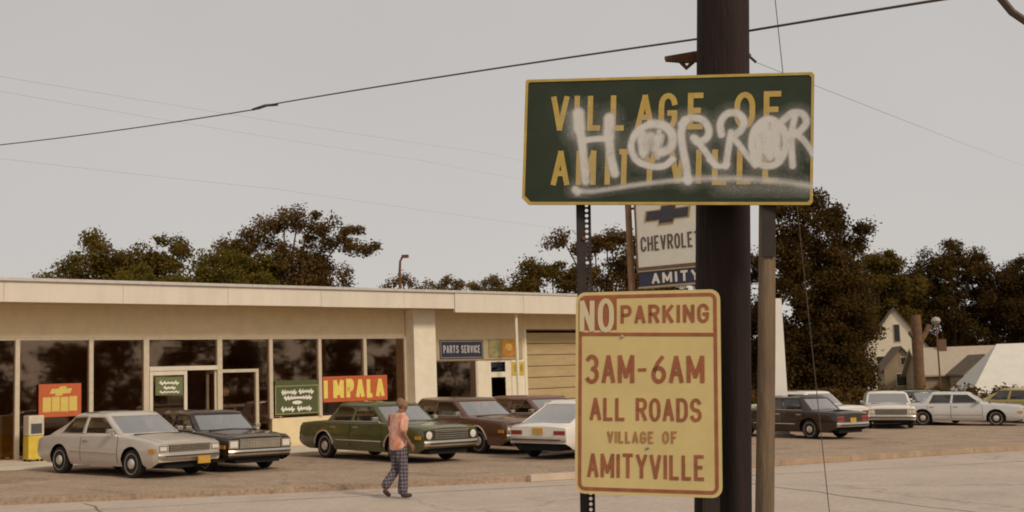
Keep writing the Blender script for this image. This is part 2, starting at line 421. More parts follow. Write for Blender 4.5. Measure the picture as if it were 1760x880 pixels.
# roof slab, soffit and fascia
box_obj('roof', M_ROOF, B, T0-0.6, TE+0.7, -1.10, 8.0, SO+0.05, 4.78)
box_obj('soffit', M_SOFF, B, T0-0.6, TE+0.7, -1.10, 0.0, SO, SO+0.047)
FE = [T0-0.7 + k*2.995 for k in range(8)] + [13.25]; FE[-2] = min(FE[-2], 11.5)
for a, b in zip(FE[:-1], FE[1:]): box_obj('fascia', M_FASCIA, B, a+0.004, b-0.004, -1.17-random.uniform(0, 0.006), -1.10, 4.25+random.uniform(-0.006, 0.004), 4.76)
for a, b in ((13.254, 16.2), (16.2, 19.4), (19.4, TE+0.75)): box_obj('fascia', M_FASCIA, B, a+0.004, b-0.004, -1.20-random.uniform(0, 0.006), -1.103, 4.13+random.uniform(-0.006, 0.004), 4.76)
for a in range(int(T0), int(TE), 3):
    box_obj('coping', mat('coping_metal', (0.62, 0.57, 0.52), 0.5, metal=0.2, scale=4), B, a+0.004, a+2.996, -1.24, -1.0, 4.762, 4.84)
box_obj('fascia', M_FASCIA, B, TE+0.752, TE+0.82, -1.18, 8.0, 4.16, 4.76)
# pier between showroom and service wing
box_obj('pier', M_PIER, B, T1+0.03, 13.0, -0.45, 0.6, GB, SO-0.004)
# bulkhead wall below the right-hand panes
box_obj('bulkhead', M_CREAM, B, 7.27, T1, 0.02, 0.24, GB, 1.02)
box_obj('sill_wall', mat('dark_base', (0.16, 0.12, 0.09), 0.8), B, T0, 3.38, 0.02, 0.2, GB, 0.33)
box_obj('sill_wall', mat('dark_base', (0.16, 0.12, 0.09), 0.8), B, 5.62, 7.2, 0.02, 0.2, GB, 0.33)
MUL = [-5.7, -3.8, -1.9, 0.0, 1.89, 3.41, 5.59, 7.23, 8.90, 10.54]
for i, t in enumerate(MUL):
    w = 0.055 if i not in (5, 6) else 0.075
    box_obj('mullion', M_ALU, B, t-w, t+w, -0.03, 0.12, 0.25 if t < 7 else 1.024, WT-0.003)
box_obj('mullion', M_ALU, B, T1-0.05, T1+0.026, -0.03, 0.12, 1.024, WT-0.003)
box_obj('window_head', M_ALU, B, T0, T1, -0.015, 0.10, WT-0.07, WT-0.002)
def pane(t0, t1, z0, z1, parent=B, y=0.05):
    return box_obj('pane', M_GLASS, parent, t0, t1, y, y+0.008, z0, z1)
edges = [T0] + MUL + [T1]
for a, b in zip(edges[:-1], edges[1:]):
    if abs(a - 3.41) < 1e-6:                       # door bay: transom pane only
        pane(a+0.08, b-0.08, 2.62, WT-0.07); continue
    z0 = 1.03 if a > 7 else 0.335
    if abs(a - 5.59) < 1e-6:                       # framed side light
        box_obj('transom_bar', M_ALU, B, a+0.07, b-0.50, -0.02, 0.10, 2.40, 2.49)
        box_obj('mullion', M_ALU, B, b-0.50, b-0.41, -0.02, 0.10, 0.34, 2.49)
        pane(a+0.078, b-0.505, z0, 2.395); pane(a+0.078, b-0.06, 2.495, WT-0.07); pane(b-0.405, b-0.06, z0, 2.49)
        continue
    pane(a+0.06, b-0.06, z0, WT-0.07)
# entrance: one closed glass leaf, one standing open
M_WHF = mat('door_frame_white', (0.74, 0.65, 0.53), 0.5, scale=5, var=0.08)
box_obj('transom_bar', M_WHF, B, 3.49, 5.51, -0.05, 0.12, 2.49, 2.61)
D = empty('door', (3.50, 0.0, 0), 0); D.parent = B
for nm, b in (('stile', (0.0, 0.09)), ('stile', (1.0, 1.09))):
    box_obj(nm, M_WHF, D, b[0], b[1], -0.03, 0.04, FL+0.02, 2.485)
box_obj('rail', M_WHF, D, 0.092, 0.998, -0.028, 0.038, 2.37, 2.483)
box_obj('rail', M_WHF, D, 0.092, 0.998, -0.028, 0.038, FL+0.02, FL+0.26)
box_obj('pane', M_GLASS, D, 0.092, 0.998, 0.0, 0.008, FL+0.262, 2.368)
q = MB(); q.tube([(0.95, -0.09, 0.95), (0.95, -0.09, 1.35)], 0.018, 8); q.build('handle', M_ALU, D)
D2 = empty('door', (5.50, 0.05, 0), R(80)); D2.parent = B      # open leaf swung inwards
for b in ((0.0, 0.08), (0.80, 0.88)): box_obj('stile', M_ALU, D2, b[0], b[1], -0.03, 0.04, FL+0.02, 2.48)
box_obj('rail', M_ALU, D2, 0.082, 0.798, -0.028, 0.038, 2.39, 2.478)
box_obj('rail', M_ALU, D2, 0.082, 0.798, -0.028, 0.038, FL+0.02, FL+0.24)
# strips of ceiling lights (unlit) seen through the glass
for k in range(3):
    for j in range(9):
        t = T0 + 1.0 + j*2.3
        if t + 1.6 < T1: box_obj('ceiling_fixture', mat('fixture_white', (0.8, 0.68, 0.52), 0.6), B, t, t+1.7, 1.1+k*1.9, 1.25+k*1.9, 3.52, 3.615)
# interior brown panelled divider and pale stand-ins for a reflected house behind the glass
M_WOOD = mat('interior_panelling', (0.30, 0.18, 0.085), 0.7, scale=2, var=0.35, stretch=(6, 6, 0.6))
box_obj('panel_or_reflection', M_WOOD, B, -3.0, 1.6, 6.6, 6.7, FL, 2.4)
box_obj('panel_or_reflection', M_WOOD, B, 7.6, 11.8, 4.6, 4.7, FL, 2.7)
box_obj('panel_or_reflection', mat('reflection_board', (0.62, 0.50, 0.34), 0.8), B, 9.0, 10.3, 4.48, 4.597, 2.1, 2.62)  # this pale board and the next imitate a house reflected in the panes
box_obj('panel_or_reflection', mat('reflection_board', (0.62, 0.50, 0.34), 0.8), B, 10.7, 12.0, 3.0, 3.1, 1.75, 2.35)

# ---- service wing
SW = 13.0
box_obj('header_wall', M_CREAM, B, SW, 17.2, 0.0, 0.30, 3.06, SO)
box_obj('service_wall', M_CREAM, B, SW, 13.14, 0.0, 0.25, GB, 3.055)
box_obj('service_wall', M_PIER, B, 15.08, 15.42, 0.0, 0.25, GB, 3.055)
box_obj('service_wall', M_PIER, B, 16.60, 17.2, 0.0, 0.25, GB, 3.055)
box_obj('service_wall', M_CREAM, B, 13.143, 15.077, 0.004, 0.25, GB, 0.75)
box_obj('sign_band', mat('band_board', (0.46, 0.36, 0.22), 0.8, scale=4), B, 13.10, 17.1, -0.05, -0.004, 2.62, 3.33)
for b in ((13.145, 13.20), (15.02, 15.075)): box_obj('window_frame', M_WHF, B, b[0], b[1], 0.01, 0.12, 0.753, 2.60)
pane(13.203, 15.017, 0.755, 2.58, y=0.06)
box_obj('window_head', M_CREAM, B, 13.143, 15.077, 0.004, 0.25, 2.585, 3.052)
box_obj('window_head', M_PIER, B, 15.423, 16.597, 0.004, 0.25, 2.66, 3.052)
D3 = empty('service_door', (15.43, 0.03, 0), 0); D3.parent = B
box_obj('stile', M_PIER, D3, 0.0, 0.25, -0.02, 0.05, FL, 2.65); box_obj('stile', M_PIER, D3, 0.90, 1.16, -0.02, 0.05, FL, 2.65)
for z0, z1 in ((2.53, 2.65), (2.01, 2.19), (0.55, 1.34)): box_obj('rail', M_PIER, D3, 0.253, 0.897, -0.018, 0.048, z0, z1)
for z0, z1 in ((2.192, 2.528), (1.342, 2.008)): box_obj('pane', glass_mat('door_glass', (0.06, 0.05, 0.045), 0.05, edge=0.4), D3, 0.253, 0.897, 0.0, 0.01, z0, z1)
q = MB(); q.lathe([(0.03, -0.08), (0.035, -0.06), (0.012, -0.05), (0.012, 0)], 'Y', 12, (1.04, 0, 1.2)); q.build('handle', M_ALU, D3)
# garage door with its sections
box_obj('header_wall', M_CREAM, B, 17.203, TE, 0.0, 0.30, 3.66, SO)
box_obj('service_wall', M_CREAM, B, 21.0, TE, 0.0, 0.3, GB, 3.655)
box_obj('jamb', M_PIER, B, 17.203, 17.32, -0.02, 0.3, GB, 3.655)
GD = empty('garage_door', (17.33, 0.16, 0), 0); GD.parent = B
for k in range(10):
    z0 = -0.45 + k*0.40
    box_obj('door_section', M_GAR, GD, 0, 3.66, 0, 0.05, z0+0.012, z0+0.388, c=0.018)
    if k < 9: box_obj('weather_strip', mat('strip_dark', (0.14, 0.10, 0.06), 0.9), GD, 0.01, 3.65, 0.026, 0.05, z0+0.383, z0+0.417)
q = MB(); q.tube([(1.80, -0.03, 1.28), (1.95, -0.03, 1.28)], 0.02, 8); q.build('handle', M_ALU, GD)
# canopy post
q = MB(); q.tube([(16.05, -0.95, GB), (16.05, -0.95, SO-0.002)], 0.055, 12); q.build('canopy_post', M_PIER, B)

# ---- signs hung in the windows: things of their own
RED = mat('sign_red', (0.55, 0.115, 0.035), 0.6, scale=9, var=0.12)
YEL = mat('sign_yellow', (0.70, 0.52, 0.12), 0.6, scale=9, var=0.08)
GRN = mat('sign_green_paper', (0.085, 0.098, 0.032), 0.7, scale=8, var=0.12)
WHT = mat('sign_white', (0.82, 0.78, 0.68), 0.6, scale=9, var=0.05)
BLU = mat('sign_navy', (0.025, 0.028, 0.055), 0.5, scale=9, var=0.15)
def hung(name, t, z0, z1, w, m, label, cat, out=0.04, group=None):
    """a flat board on the facade; local origin at its lower left"""
    x, y, _ = bw(t, out)
    e = empty(name, (x, y, z0), BA, label, cat, group)
    q = MB(); q.box(0, w, 0, 0.015, 0, z1-z0); q.build('panel', m, e)
    return e
def bowtie(cx, cz, w, h, sl=0.18):
    a, b, c = w/2, h/2, h*0.27
    k = sl*h
    return [(cx-a-k*.4, cz-c), (cx-a*.34-k*.4, cz-c), (cx-a*.34-k, cz-b), (cx+a*.34-k, cz-b), (cx+a*.34-k*.4, cz-c), (cx+a-k*.4, cz-c),
            (cx+a+k*.4, cz+c), (cx+a*.34+k*.4, cz+c), (cx+a*.34+k, cz+b), (cx-a*.34+k, cz+b), (cx-a*.34+k*.4, cz+c), (cx-a+k*.4, cz+c)]
e = hung('window_sign', 0.53, 1.37, 2.22, 1.09, RED, 'red window sign with yellow emblem above a block of yellow letters', 'sign', 0.035)
q = MB(); q.prism(bowtie(0.56, 0.66, 0.52, 0.24, 0.3), -0.006, -0.001); q.build('emblem', YEL, e)
q = MB()
for k in range(4): q.box(0.10+k*0.225, 0.10+k*0.225+0.205, -0.005-0.0005*k, -0.001, 0.13+0.012*(k % 2), 0.52-0.012*((k+1) % 2))
q.build('block_letters', YEL, e)
def scribble(q, x0, x1, z, h, n, w, lean=0.0):
    """row of illegible looping hand-painted strokes"""
    pts = []
    for i in range(n*4+1):
        u = i/(n*4)
        pts.append((x0+(x1-x0)*u + h*0.18*math.sin(u*n*2*math.pi*1.0+0.7), z + h*0.5 + h*0.5*math.sin(u*n*2*math.pi)*(0.6+0.4*math.sin(7*u+1))))
    ribbon(q, pts, w, FXY, 0.002, 0.002)
e = hung('window_sign', 7.34, 1.12, 2.12, 1.48, GRN, 'large green window sign with white painted script between two mullions', 'sign', 0.035)
q = MB(); scribble(q, 0.22, 0.70, 0.60, 0.10, 6, 0.06); scribble(q, 0.80, 1.28, 0.61, 0.10, 5, 0.06); scribble(q, 0.30, 1.22, 0.44, 0.08, 9, 0.06)
scribble(q, 0.20, 0.62, 0.10, 0.11, 4, 0.06); scribble(q, 0.74, 1.20, 0.10, 0.11, 5, 0.06); q.build('lettering', WHT, e)
q = MB(); q.prism([(0.74+0.17*math.cos(a*math.pi/8), 0.34+0.055*math.sin(a*math.pi/8)) for a in range(16)], -0.006, -0.001); q.build('emblem', WHT, e)
for b in ((0, 1.48, 0, 0.03), (0, 1.48, 0.82, 0.85), (0, 0.03, 0.031, 0.819), (1.45, 1.48, 0.031, 0.819)):
    box_obj('border', mat('sign_olive', (0.30, 0.30, 0.12), 0.7), e, b[0], b[1], -0.006, -0.001, b[2], b[3])
e = hung('door_sign', 3.66, 1.82, 2.32, 0.80, mat('faded_green', (0.15, 0.165, 0.065), 0.7, scale=6, var=0.3), 'small faded green sign on the glass entrance door', 'sign', 0.03)
q = MB(); scribble(q, 0.12, 0.66, 0.30, 0.07, 5, 0.05); scribble(q, 0.24, 0.56, 0.17, 0.06, 3, 0.05); scribble(q, 0.12, 0.68, 0.06, 0.05, 5, 0.035); q.build('lettering', WHT, e)
e = hung('banner', 8.98, 1.42, 2.20, 2.36, RED, 'long red banner with big yellow letters IMPALA in the right showroom windows', 'banner', 0.035)
q = MB(); 
for ch, a, b in (('I', 0.02, 0.17), ('M', 0.36, 0.74), ('P', 0.83, 1.11), ('A', 1.18, 1.50), ('L', 1.58, 1.82), ('A', 1.92, 2.25)):
    q = MB(); letter(q, ch, (a, 0.12, b, 0.66), 0.135, FXY, 0.004, 0.002); q.build('letter', mat('banner_yellow', (0.85, 0.66, 0.14), 0.6, scale=9, var=0.08), e)
e = hung('shop_sign', 13.45, 2.66, 3.28, 1.85, BLU, 'dark blue sign reading PARTS SERVICE above the service window', 'sign', 0.07)
q = MB(); text_line(q, 'PARTS SERVICE', 0.14, 1.71, 0.20, 0.44, 0.04, FXY, 0.25, 0.5); q.build('lettering', mat('sign_grey_letter', (0.50, 0.47, 0.46), 0.6), e)
for b in ((0.03, 1.82, 0.03, 0.055), (0.03, 1.82, 0.565, 0.59), (0.03, 0.055, 0.057, 0.563), (1.795, 1.82, 0.057, 0.563)):
    box_obj('border', mat('sign_rim', (0.34, 0.28, 0.24), 0.5), e, b[0], b[1], -0.006, -0.001, b[2], b[3])
e = hung('poster', 15.55, 2.70, 3.30, 0.56, mat('poster_olive', (0.32, 0.27, 0.12), 0.8, scale=5, var=0.4), 'worn olive poster between the blue sign and an orange one', 'poster', 0.07)
e = hung('poster', 16.14, 2.70, 3.30, 0.64, mat('poster_orange', (0.45, 0.20, 0.03), 0.8, scale=4, var=0.3), 'orange brown poster above the white service door', 'poster', 0.07)
q = MB(); q.prism([(0.31+0.16*math.cos(a*math.pi/8), 0.33+0.13*math.sin(a*math.pi/8)) for a in range(16)], -0.006, -0.001); q.build('emblem', mat('emblem_tan', (0.6, 0.36, 0.1), 0.7), e)
for t, s in ((16.62, 'left of the canopy post'), (16.90, 'beside the garage door')):
    e = hung('notice', t, 2.05, 2.52, 0.26, mat('notice_yellow', (0.62, 0.45, 0.07), 0.7, scale=6, var=0.15), 'small yellow notice ' + s, 'sign', 0.02)
    q = MB(); q.prism([(0.135+0.06*math.cos(a*math.pi/6), 0.25+0.13*math.sin(a*math.pi/6)) for a in range(12)], -0.006, -0.001); q.build('emblem', mat('emblem_ochre', (0.42, 0.27, 0.03), 0.7), e)
# hanging globe lamp inside the side light
x, y, _ = bw(6.15, -0.8)
e = empty('globe_lamp', (x, y, 1.85), BA, 'round white globe hanging behind the glass right of the entrance', 'lamp')
q = MB(); q.lathe([(0.001, -0.14), (0.08, -0.115), (0.13, -0.05), (0.14, 0.0), (0.13, 0.05), (0.08, 0.115), (0.03, 0.14)], 'Z', 16); q.build('globe', mat('globe_white', (0.85, 0.78, 0.62), 0.4), e)
q = MB(); q.tube([(0, 0, 0.14), (0, 0, 1.76)], 0.008, 6); q.build('cord', M_DARK, e)
q = MB(); q.lathe([(0.03, 0.12), (0.06, 0.16), (0.02, 0.2)], 'Z', 12); q.build('cap', mat('lamp_brass', (0.45, 0.28, 0.1), 0.4, metal=0.6), e)
# vending box by the showroom wall
x, y, _ = bw(0.1, 0.95)
e = empty('vending_box', (x, y, zt(x)+0.03), BA, 'yellow and white vending box behind the silver hatchback', 'vending box')
box_obj('cabinet', mat('box_yellow', (0.68, 0.48, 0.05), 0.6, scale=5), e, -0.19, 0.19, -0.2, 0.2, 0.05, 0.62, c=0.02)
box_obj('hood', mat('box_white', (0.62, 0.54, 0.40), 0.6, scale=5), e, -0.19, 0.19, -0.2, 0.2, 0.624, 1.12, c=0.03)
box_obj('window', mat('box_dark_window', (0.10, 0.09, 0.10), 0.2), e, -0.13, 0.13, -0.212, -0.2005, 0.68, 0.92)
for a in (-0.15, 0.15):
    for b in (-0.16, 0.16): box_obj('foot', M_DARK, e, a-0.03, a+0.03, b-0.03, b+0.03, 0, 0.049)

# ================================================================== CARS
M_TYRE = mat('tyre_rubber', (0.018, 0.014, 0.012), 0.85, scale=15, var=0.2)
M_HUB = mat('hubcap_metal', (0.70, 0.64, 0.56), 0.3, metal=0.55, scale=9, var=0.2)
M_CHR = mat('chrome_trim', (0.62, 0.56, 0.48), 0.22, metal=0.8, scale=6, var=0.12)
M_BLK = mat('grille_black', (0.025, 0.02, 0.018), 0.5, scale=20)
M_UND = mat('underbody', (0.012, 0.01, 0.009), 0.95)
M_SEAT = mat('seat_cloth', (0.10, 0.065, 0.045), 0.9, scale=12)
M_LENS = mat('headlight_lens', (0.75, 0.70, 0.62), 0.08, scale=20, var=0.08)
M_AMB = mat('amber_lens', (0.65, 0.28, 0.03), 0.3, scale=20)
M_RLN = mat('red_lens', (0.30, 0.025, 0.015), 0.3, scale=20)
M_PLT = mat('plate_gold', (0.60, 0.33, 0.05), 0.5, scale=20)
M_CGL = glass_mat('car_glass', (0.42, 0.36, 0.30), 0.48, edge=1.0, gcol=(1.0, 0.95, 0.9))
M_CSG = glass_mat('car_side_glass', (0.36, 0.30, 0.24), 0.08, edge=0.8)
M_SEAM = mat('panel_gap', (0.02, 0.016, 0.014), 0.9)

def lerp_prof(pts, x):
    return float(np.interp(x, [p[0] for p in pts], [p[1] for p in pts]))

def make_wheel(parent, x, y, r, side, hub_scale=0.66, wsw=False):
    w = empty('wheel', (x, y, r)); w.parent = parent
    t = 0.095
    q = MB(); q.lathe([(r*0.60, -t), (r*0.92, -t), (r*0.985, -t*0.75), (r, -t*0.4), (r, t*0.4), (r*0.985, t*0.75), (r*0.92, t), (r*0.60, t)], 'Y', 28); q.build('tyre', M_TYRE, w)
    s = side
    q = MB(); q.lathe([(r*hub_scale, s*t*0.70), (r*hub_scale, s*t*1.02), (r*hub_scale*0.86, s*t*0.96), (r*hub_scale*0.5, s*t*1.0), (r*hub_scale*0.42, s*t*1.22), (r*0.1, s*t*1.34), (r*0.02, s*t*1.34)], 'Y', 24); q.build('hubcap', M_HUB, w)
    return w

def make_car(P, loc, yaw, label, cat='car', group=None, pitch=None):
    """P: proportions of one car. local x forward, y left, z up, origin on the ground amid the wheelbase"""
    x, y = loc
    root = empty(P.get('name', 'parked_car'), (x, y, zt(x) + P.get('lift', 0.0)), 0, label, cat, group)
    # sits on the slope: tilt so that local up follows the ground normal
    nrm = Vector((0.025, 0, 1)).normalized() if not P.get('flat') else Vector((0, 0, 1))
    h = Vector((math.cos(R(yaw)), math.sin(R(yaw)), 0)); lft = nrm.cross(h).normalized(); h = lft.cross(nrm)
    root.rotation_euler = Matrix((h, lft, nrm)).transposed().to_euler()
    root.scale = (P.get('sc', 1.0),)*3
    paint = P['paint']; W = P['w']/2; xf, xr = P['xf'], P['xr']; wb = P['wb']; rw = P.get('rw', 0.315)
    top = P['top']; bot = P.get('bot', 0.23); ra = P.get('ra', rw + 0.065); crown = 0.035
    xw = (wb/2, -wb/2)
    # stations
    st = set(np.round(np.linspace(xr, xf, 34), 4).tolist()) | {p[0] for p in top if xr < p[0] < xf}
    for c in xw:
        for k in range(0, 13): st.add(round(c + ra*math.cos(math.pi*k/12), 4))
    st = sorted(s for s in st if xr <= s <= xf)
    st = [s for i, s in enumerate(st) if i == 0 or s - st[i-1] > 0.012 or i == len(st)-1]
    zcw = rw
    def zb(s):
        z = bot
        for c in xw:
            d = abs(s - c)
            if d < ra: z = max(z, zcw + math.sqrt(max(ra*ra - d*d, 0)) )
        if s > xf - 0.25: z = max(z, bot + (s - (xf - 0.25))*0.5)
        if s < xr + 0.35: z = max(z, bot + ((xr + 0.35) - s)*0.45)
        return z
    xc, hl = (xf+xr)/2, (xf-xr)/2
    def wid(s):
        u = abs(s - xc)/hl
        return W*(1 - 0.025*u**3 - 0.05*max(0, (u-0.9)/0.1)**2)
    def yf(z):
        f = 1 - 0.11*max(0, (0.46 - z)/0.25)**2
        f -= 0.05*max(0, (z - 0.60)/0.35)**1.5
        f += 0.012*math.exp(-((z-0.60)/0.03)**2)      # crease
        return f
    NS = 8
    def section(s):
        t = lerp_prof(top, s); b = zb(s); zs = max(t - 0.05, b + 0.03); w = wid(s); pts = []
        for j in range(NS):
            z = b + (zs - b)*j/(NS-1); pts.append((w*yf(z), z))
        y0 = pts[-1][0]
        pts += [(y0*0.985, t - 0.018), (y0*0.95, t), (y0*0.6, t + crown*0.6), (y0*0.3, t + crown*0.9), (0, t + crown)]
        return pts
    q = MB(); rows = []
    for s in st:
        half = section(s); rows.append([(s, -a, b) for a, b in half] + [(s, a, b) for a, b in half[-2::-1]])
    nc = len(rows[0]); vs = [p for r_ in rows for p in r_]
    fs = [(i*nc + j, i*nc + j+1, (i+1)*nc + j+1, (i+1)*nc + j) for i in range(len(st)-1) for j in range(nc-1)]
    q.add(vs, fs, True)
    for r_ in (rows[0], rows[-1]): q.add(r_, [tuple(range(nc))])
    body = q.build('body', paint, root, sharp=38)
    # wheel housings and floor
    q = MB()
    q.box(xr+0.10, xf-0.10, -W*0.66, W*0.66, bot-0.02, min(0.62, lerp_prof(top, xr)-0.1))
    for a, b in ((xr+0.12, -wb/2-ra-0.01), (-wb/2+ra+0.01, wb/2-ra-0.01), (wb/2+ra+0.01, xf-0.12)):
        q.box(a, b, -W*0.86, W*0.86, bot+0.06, 0.50)
    q.build('underbody', M_UND, root)
    # arch lips
    M_lip = P.get('lip', None)
    for c in xw:
        for sd in (-1, 1):
            pts = []
            for k in range(0, 17):
                a = math.pi*(0.04 + 0.92*k/16); px_, pz = c + ra*math.cos(a), zcw + ra*math.sin(a)
                if pz > bot + 0.02: pts.append((px_, sd*(wid(px_)*yf(pz) + 0.002), pz))
            if M_lip:
                q = MB(); q.tube(pts, 0.022, 6); q.build('arch_trim', M_lip, root)
    for c in xw:
        for sd in (-1, 1): make_wheel(root, c, sd*(P['tr']/2), rw, sd, P.get('hub', 0.73))
    # greenhouse
    G = P['gh']; zr = P['roof']; wr = P.get('wr', W*0.80)
    wbelt = lambda s: wid(s)*yf(lerp_prof(top, s)-0.05)*0.955
    zt_ = lambda s: lerp_prof(top, s) - 0.004
    # (base x, base y factor, roof x, roof y factor, segment kind to next)
    wb0, wr0, rr0, rb0 = G['ws_b'], G['ws_r'], G['bl_r'], G['bl_b']
    b0, b1 = G['B']; bb0, bb1 = G.get('Br', G['B'])
    a_b, a_r = wb0 - 0.17, wr0 - 0.10
    c_b, c_r = G['C'], G.get('Cr', G['C'])
    C = [(wb0+0.10, 0.0, wr0+0.05, 0.0, 'ws'), (wb0+0.07, 0.5, wr0+0.035, 0.5, 'ws'), (wb0-0.03, 0.90, wr0-0.005, 0.90, 'A'),
         (a_b, 1.0, a_r, 1.0, 'w'), (b0, 1.0, bb0, 1.0, 'B'), (b1, 1.0, bb1, 1.0, 'w'), (c_b, 1.0, c_r, 1.0, 'Cp'),
         (rb0+0.05, 0.88, rr0+0.02, 0.88, 'bl'), (rb0-0.03, 0.5, rr0-0.02, 0.5, 'bl'), (rb0-0.05, 0.0, rr0-0.03, 0.0, None)]
    if b1 == b0 and False: pass
    LV = [0.0, 0.07, 0.35, 0.65, 0.90, 1.0]
    def gp(i, f, sd=1, inset=0.0):
        xb, yb, xr_, yr_, _ = C[i]
        zb_ = zt_(xb) + (crown*(1-yb) if yb < 1 else 0)
        p0 = Vector((xb, yb*wbelt(xb), zb_)); p1 = Vector((xr_, yr_*wr, zr - 0.012 - 0.03*(0 if yr_ < 0.95 else 1)))
        p = p0.lerp(p1, f)
        bul = 0.022*math.sin(math.pi*f)
        if yb >= 0.95: p.y += bul
        p.y -= inset*yb
        mid = (wr0 + rr0)/2
        if C[i][4] in ('ws', 'A') and yb < 0.95: p.x -= inset*0.8; p.z -= inset*0.5
        if i >= 7: p.x += inset*0.8; p.z -= inset*0.5
        p.y *= sd
        return p
    shell = MB()
    for sd in (-1, 1):
        for i in range(len(C)-1):
            k = C[i][4]
            for l in range(len(LV)-1):
                glassy = k in ('ws', 'w', 'bl') and 1 <= l <= 3
                if k == 'w' and abs(C[i][0]-C[i+1][0]) < 0.06: glassy = False
                if glassy: continue
                shell.add([gp(i, LV[l], sd), gp(i+1, LV[l], sd), gp(i+1, LV[l+1], sd), gp(i, LV[l+1], sd)], [(0, 1, 2, 3)], True)
    ring = [gp(i, 1.0, 1) for i in range(len(C))] + [gp(i, 1.0, -1) for i in range(len(C)-2, 0, -1)]
    cx = (wr0 + rr0)/2
    def shrink(p, d, dz):
        k = Vector((p.x - cx, p.y, 0)); L_ = max(k.length, 1e-3)
        return Vector((cx + (p.x-cx)*max(0, 1-d/max(abs(p.x-cx), 0.3)*0.9), p.y*(1 - d/wr), p.z + dz))
    r1 = [shrink(p, 0.035, 0.02) for p in ring]; r2 = [shrink(p, 0.10, 0.034) for p in ring]; r3 = [shrink(p, 0.30, 0.05) for p in ring]
    n = len(ring)
    for a, b in ((ring, r1), (r1, r2), (r2, r3)):
        shell.add(a + b, [(i, (i+1) % n, n+(i+1) % n, n+i) for i in range(n)], True)
    shell.add(r3, [tuple(range(n))], True)
    # weld the shell so smooth shading reads as one pressing
    bm = bmesh.new()
    for v in shell.v: bm.verts.new(v)
    bm.verts.ensure_lookup_table()
    for f in shell.f:
        try: bm.faces.new([bm.verts[i] for i in f])
        except ValueError: pass
    bmesh.ops.remove_doubles(bm, verts=list(bm.verts), dist=0.0008)
    bmesh.ops.recalc_face_normals(bm, faces=list(bm.faces))
    for f in bm.faces: f.smooth = True
    me = bpy.data.meshes.new('roof'); bm.to_mesh(me); bm.free(); me.set_sharp_from_angle(angle=R(42)); me.materials.append(P.get('roofmat', paint))
    ro = bpy.data.objects.new('roof', me); COL.objects.link(ro); ro.parent = root
    sol = ro.modifiers.new('thickness', 'SOLIDIFY'); sol.thickness = 0.022; sol.offset = -1
    def glass(name, segs, m, sides):
        q = MB()
        for sd in sides:
            for i in segs:
                for l in range(1, 4):
                    q.add([gp(i, LV[l], sd, 0.018), gp(i+1, LV[l], sd, 0.018), gp(i+1, LV[l+1], sd, 0.018), gp(i, LV[l+1], sd, 0.018)], [(0, 1, 2, 3)], True)
        return q.build(name, m, root, sharp=50)
    glass('windshield', (0, 1), M_CGL, (-1, 1)); glass('rear_window', (7, 8), M_CGL, (-1, 1))
    for sd in (-1, 1):
        for i in (3, 5):
            if abs(C[i][0]-C[i+1][0]) > 0.06: glass('side_window', (i,), M_CSG, (sd,))
    # seats
    zs = 0.42
    for sx in (G['ws_b'] - 0.95, G['ws_b'] - 1.85):
        if sx - 0.5 < G['bl_b'] + 0.15 and sx < 0: sx = max(sx, G['bl_b'] + 0.75)
        q = MB(); q.cbox(sx-0.25, sx+0.28, -W*0.74, W*0.74, zs-0.1, zs+0.13, c=0.05)
        q.cbox(sx-0.38, sx-0.2, -W*0.74, W*0.74, zs+0.10, min(zt_(G['ws_b'])+0.10, zr-0.25), c=0.05); q.build('seat', M_SEAT, root)
    q = MB(); q.cbox(G['ws_b']-0.35, G['ws_b']+0.05, -W*0.8, W*0.8, 0.6, zt_(G['ws_b'])-0.01, c=0.04); q.build('dashboard', M_SEAT, root)
    # bumpers
    def bumper(xe, d, z0, z1, m, prot=0.10):
        pts = []
        ww = wid(xe)*1.0
        for k in range(-8, 9):
            u = k/8; pts.append((xe + d*(prot - 0.09*abs(u)**4), u*ww))
        pts = [(xe - d*0.16, -ww*1.012)] + pts + [(xe - d*0.16, ww*1.012)]
        q = MB(); zz = [z0, z0+0.02, (z0+z1)/2, z1-0.02, z1]; off = [-0.015, 0.0, 0.012, 0.0, -0.015]
        n_ = len(pts); vs = []
        for z, o in zip(zz, off):
            for (px_, py_) in pts: vs.append((px_ + d*o, py_, z))
        vs += [(px_ - d*0.07, py_*0.96, z1-0.01) for px_, py_ in pts] + [(px_ - d*0.07, py_*0.96, z0+0.01) for px_, py_ in pts]
        fs = []
        for l in range(len(zz)-1):
            fs += [(l*n_+i, l*n_+i+1, (l+1)*n_+i+1, (l+1)*n_+i) for i in range(n_-1)]
        a, b = (len(zz)-1)*n_, len(zz)*n_
        fs += [(a+i, a+i+1, b+i+1, b+i) for i in range(n_-1)] + [(i, i+1, b+n_+i+1, b+n_+i) for i in range(n_-1)]
        q.add(vs, fs, True)
        return q.build('bumper', m, root, sharp=40)
    bm_ = P.get('bumper', M_CHR)
    bz = P.get('bz', (0.40, 0.53))
    bf = bumper(xf, 1, bz[0], bz[1], bm_); br = bumper(xr, -1, bz[0]+0.01, bz[1]+0.02, bm_)
    for o_, xe, d in ((bf, xf, 1), (br, xr, -1)):
        q = MB(); q.box(*sorted((xe + d*0.108, xe + d*0.122)), -W*0.82, W*0.82, bz[0]+0.05, bz[1]-0.045); q.build('bumper_strip', M_BLK, o_)
    # front end
    zn = lerp_prof(top, xf); z0, z1 = bz[1]+0.025, zn-0.035
    gw = P.get('gw', 0.62)
    gr = box_obj('grille', P.get('gmat', M_BLK), root, xf-0.03, xf+0.012, -W*gw, W*gw, z0, z1)
    q = MB()
    for k in range(4):
        z = z0 + (z1-z0)*(k+0.5)/4; q.box(xf+0.0125, xf+0.022, -W*gw+0.01, W*gw-0.01, z-0.006, z+0.006)
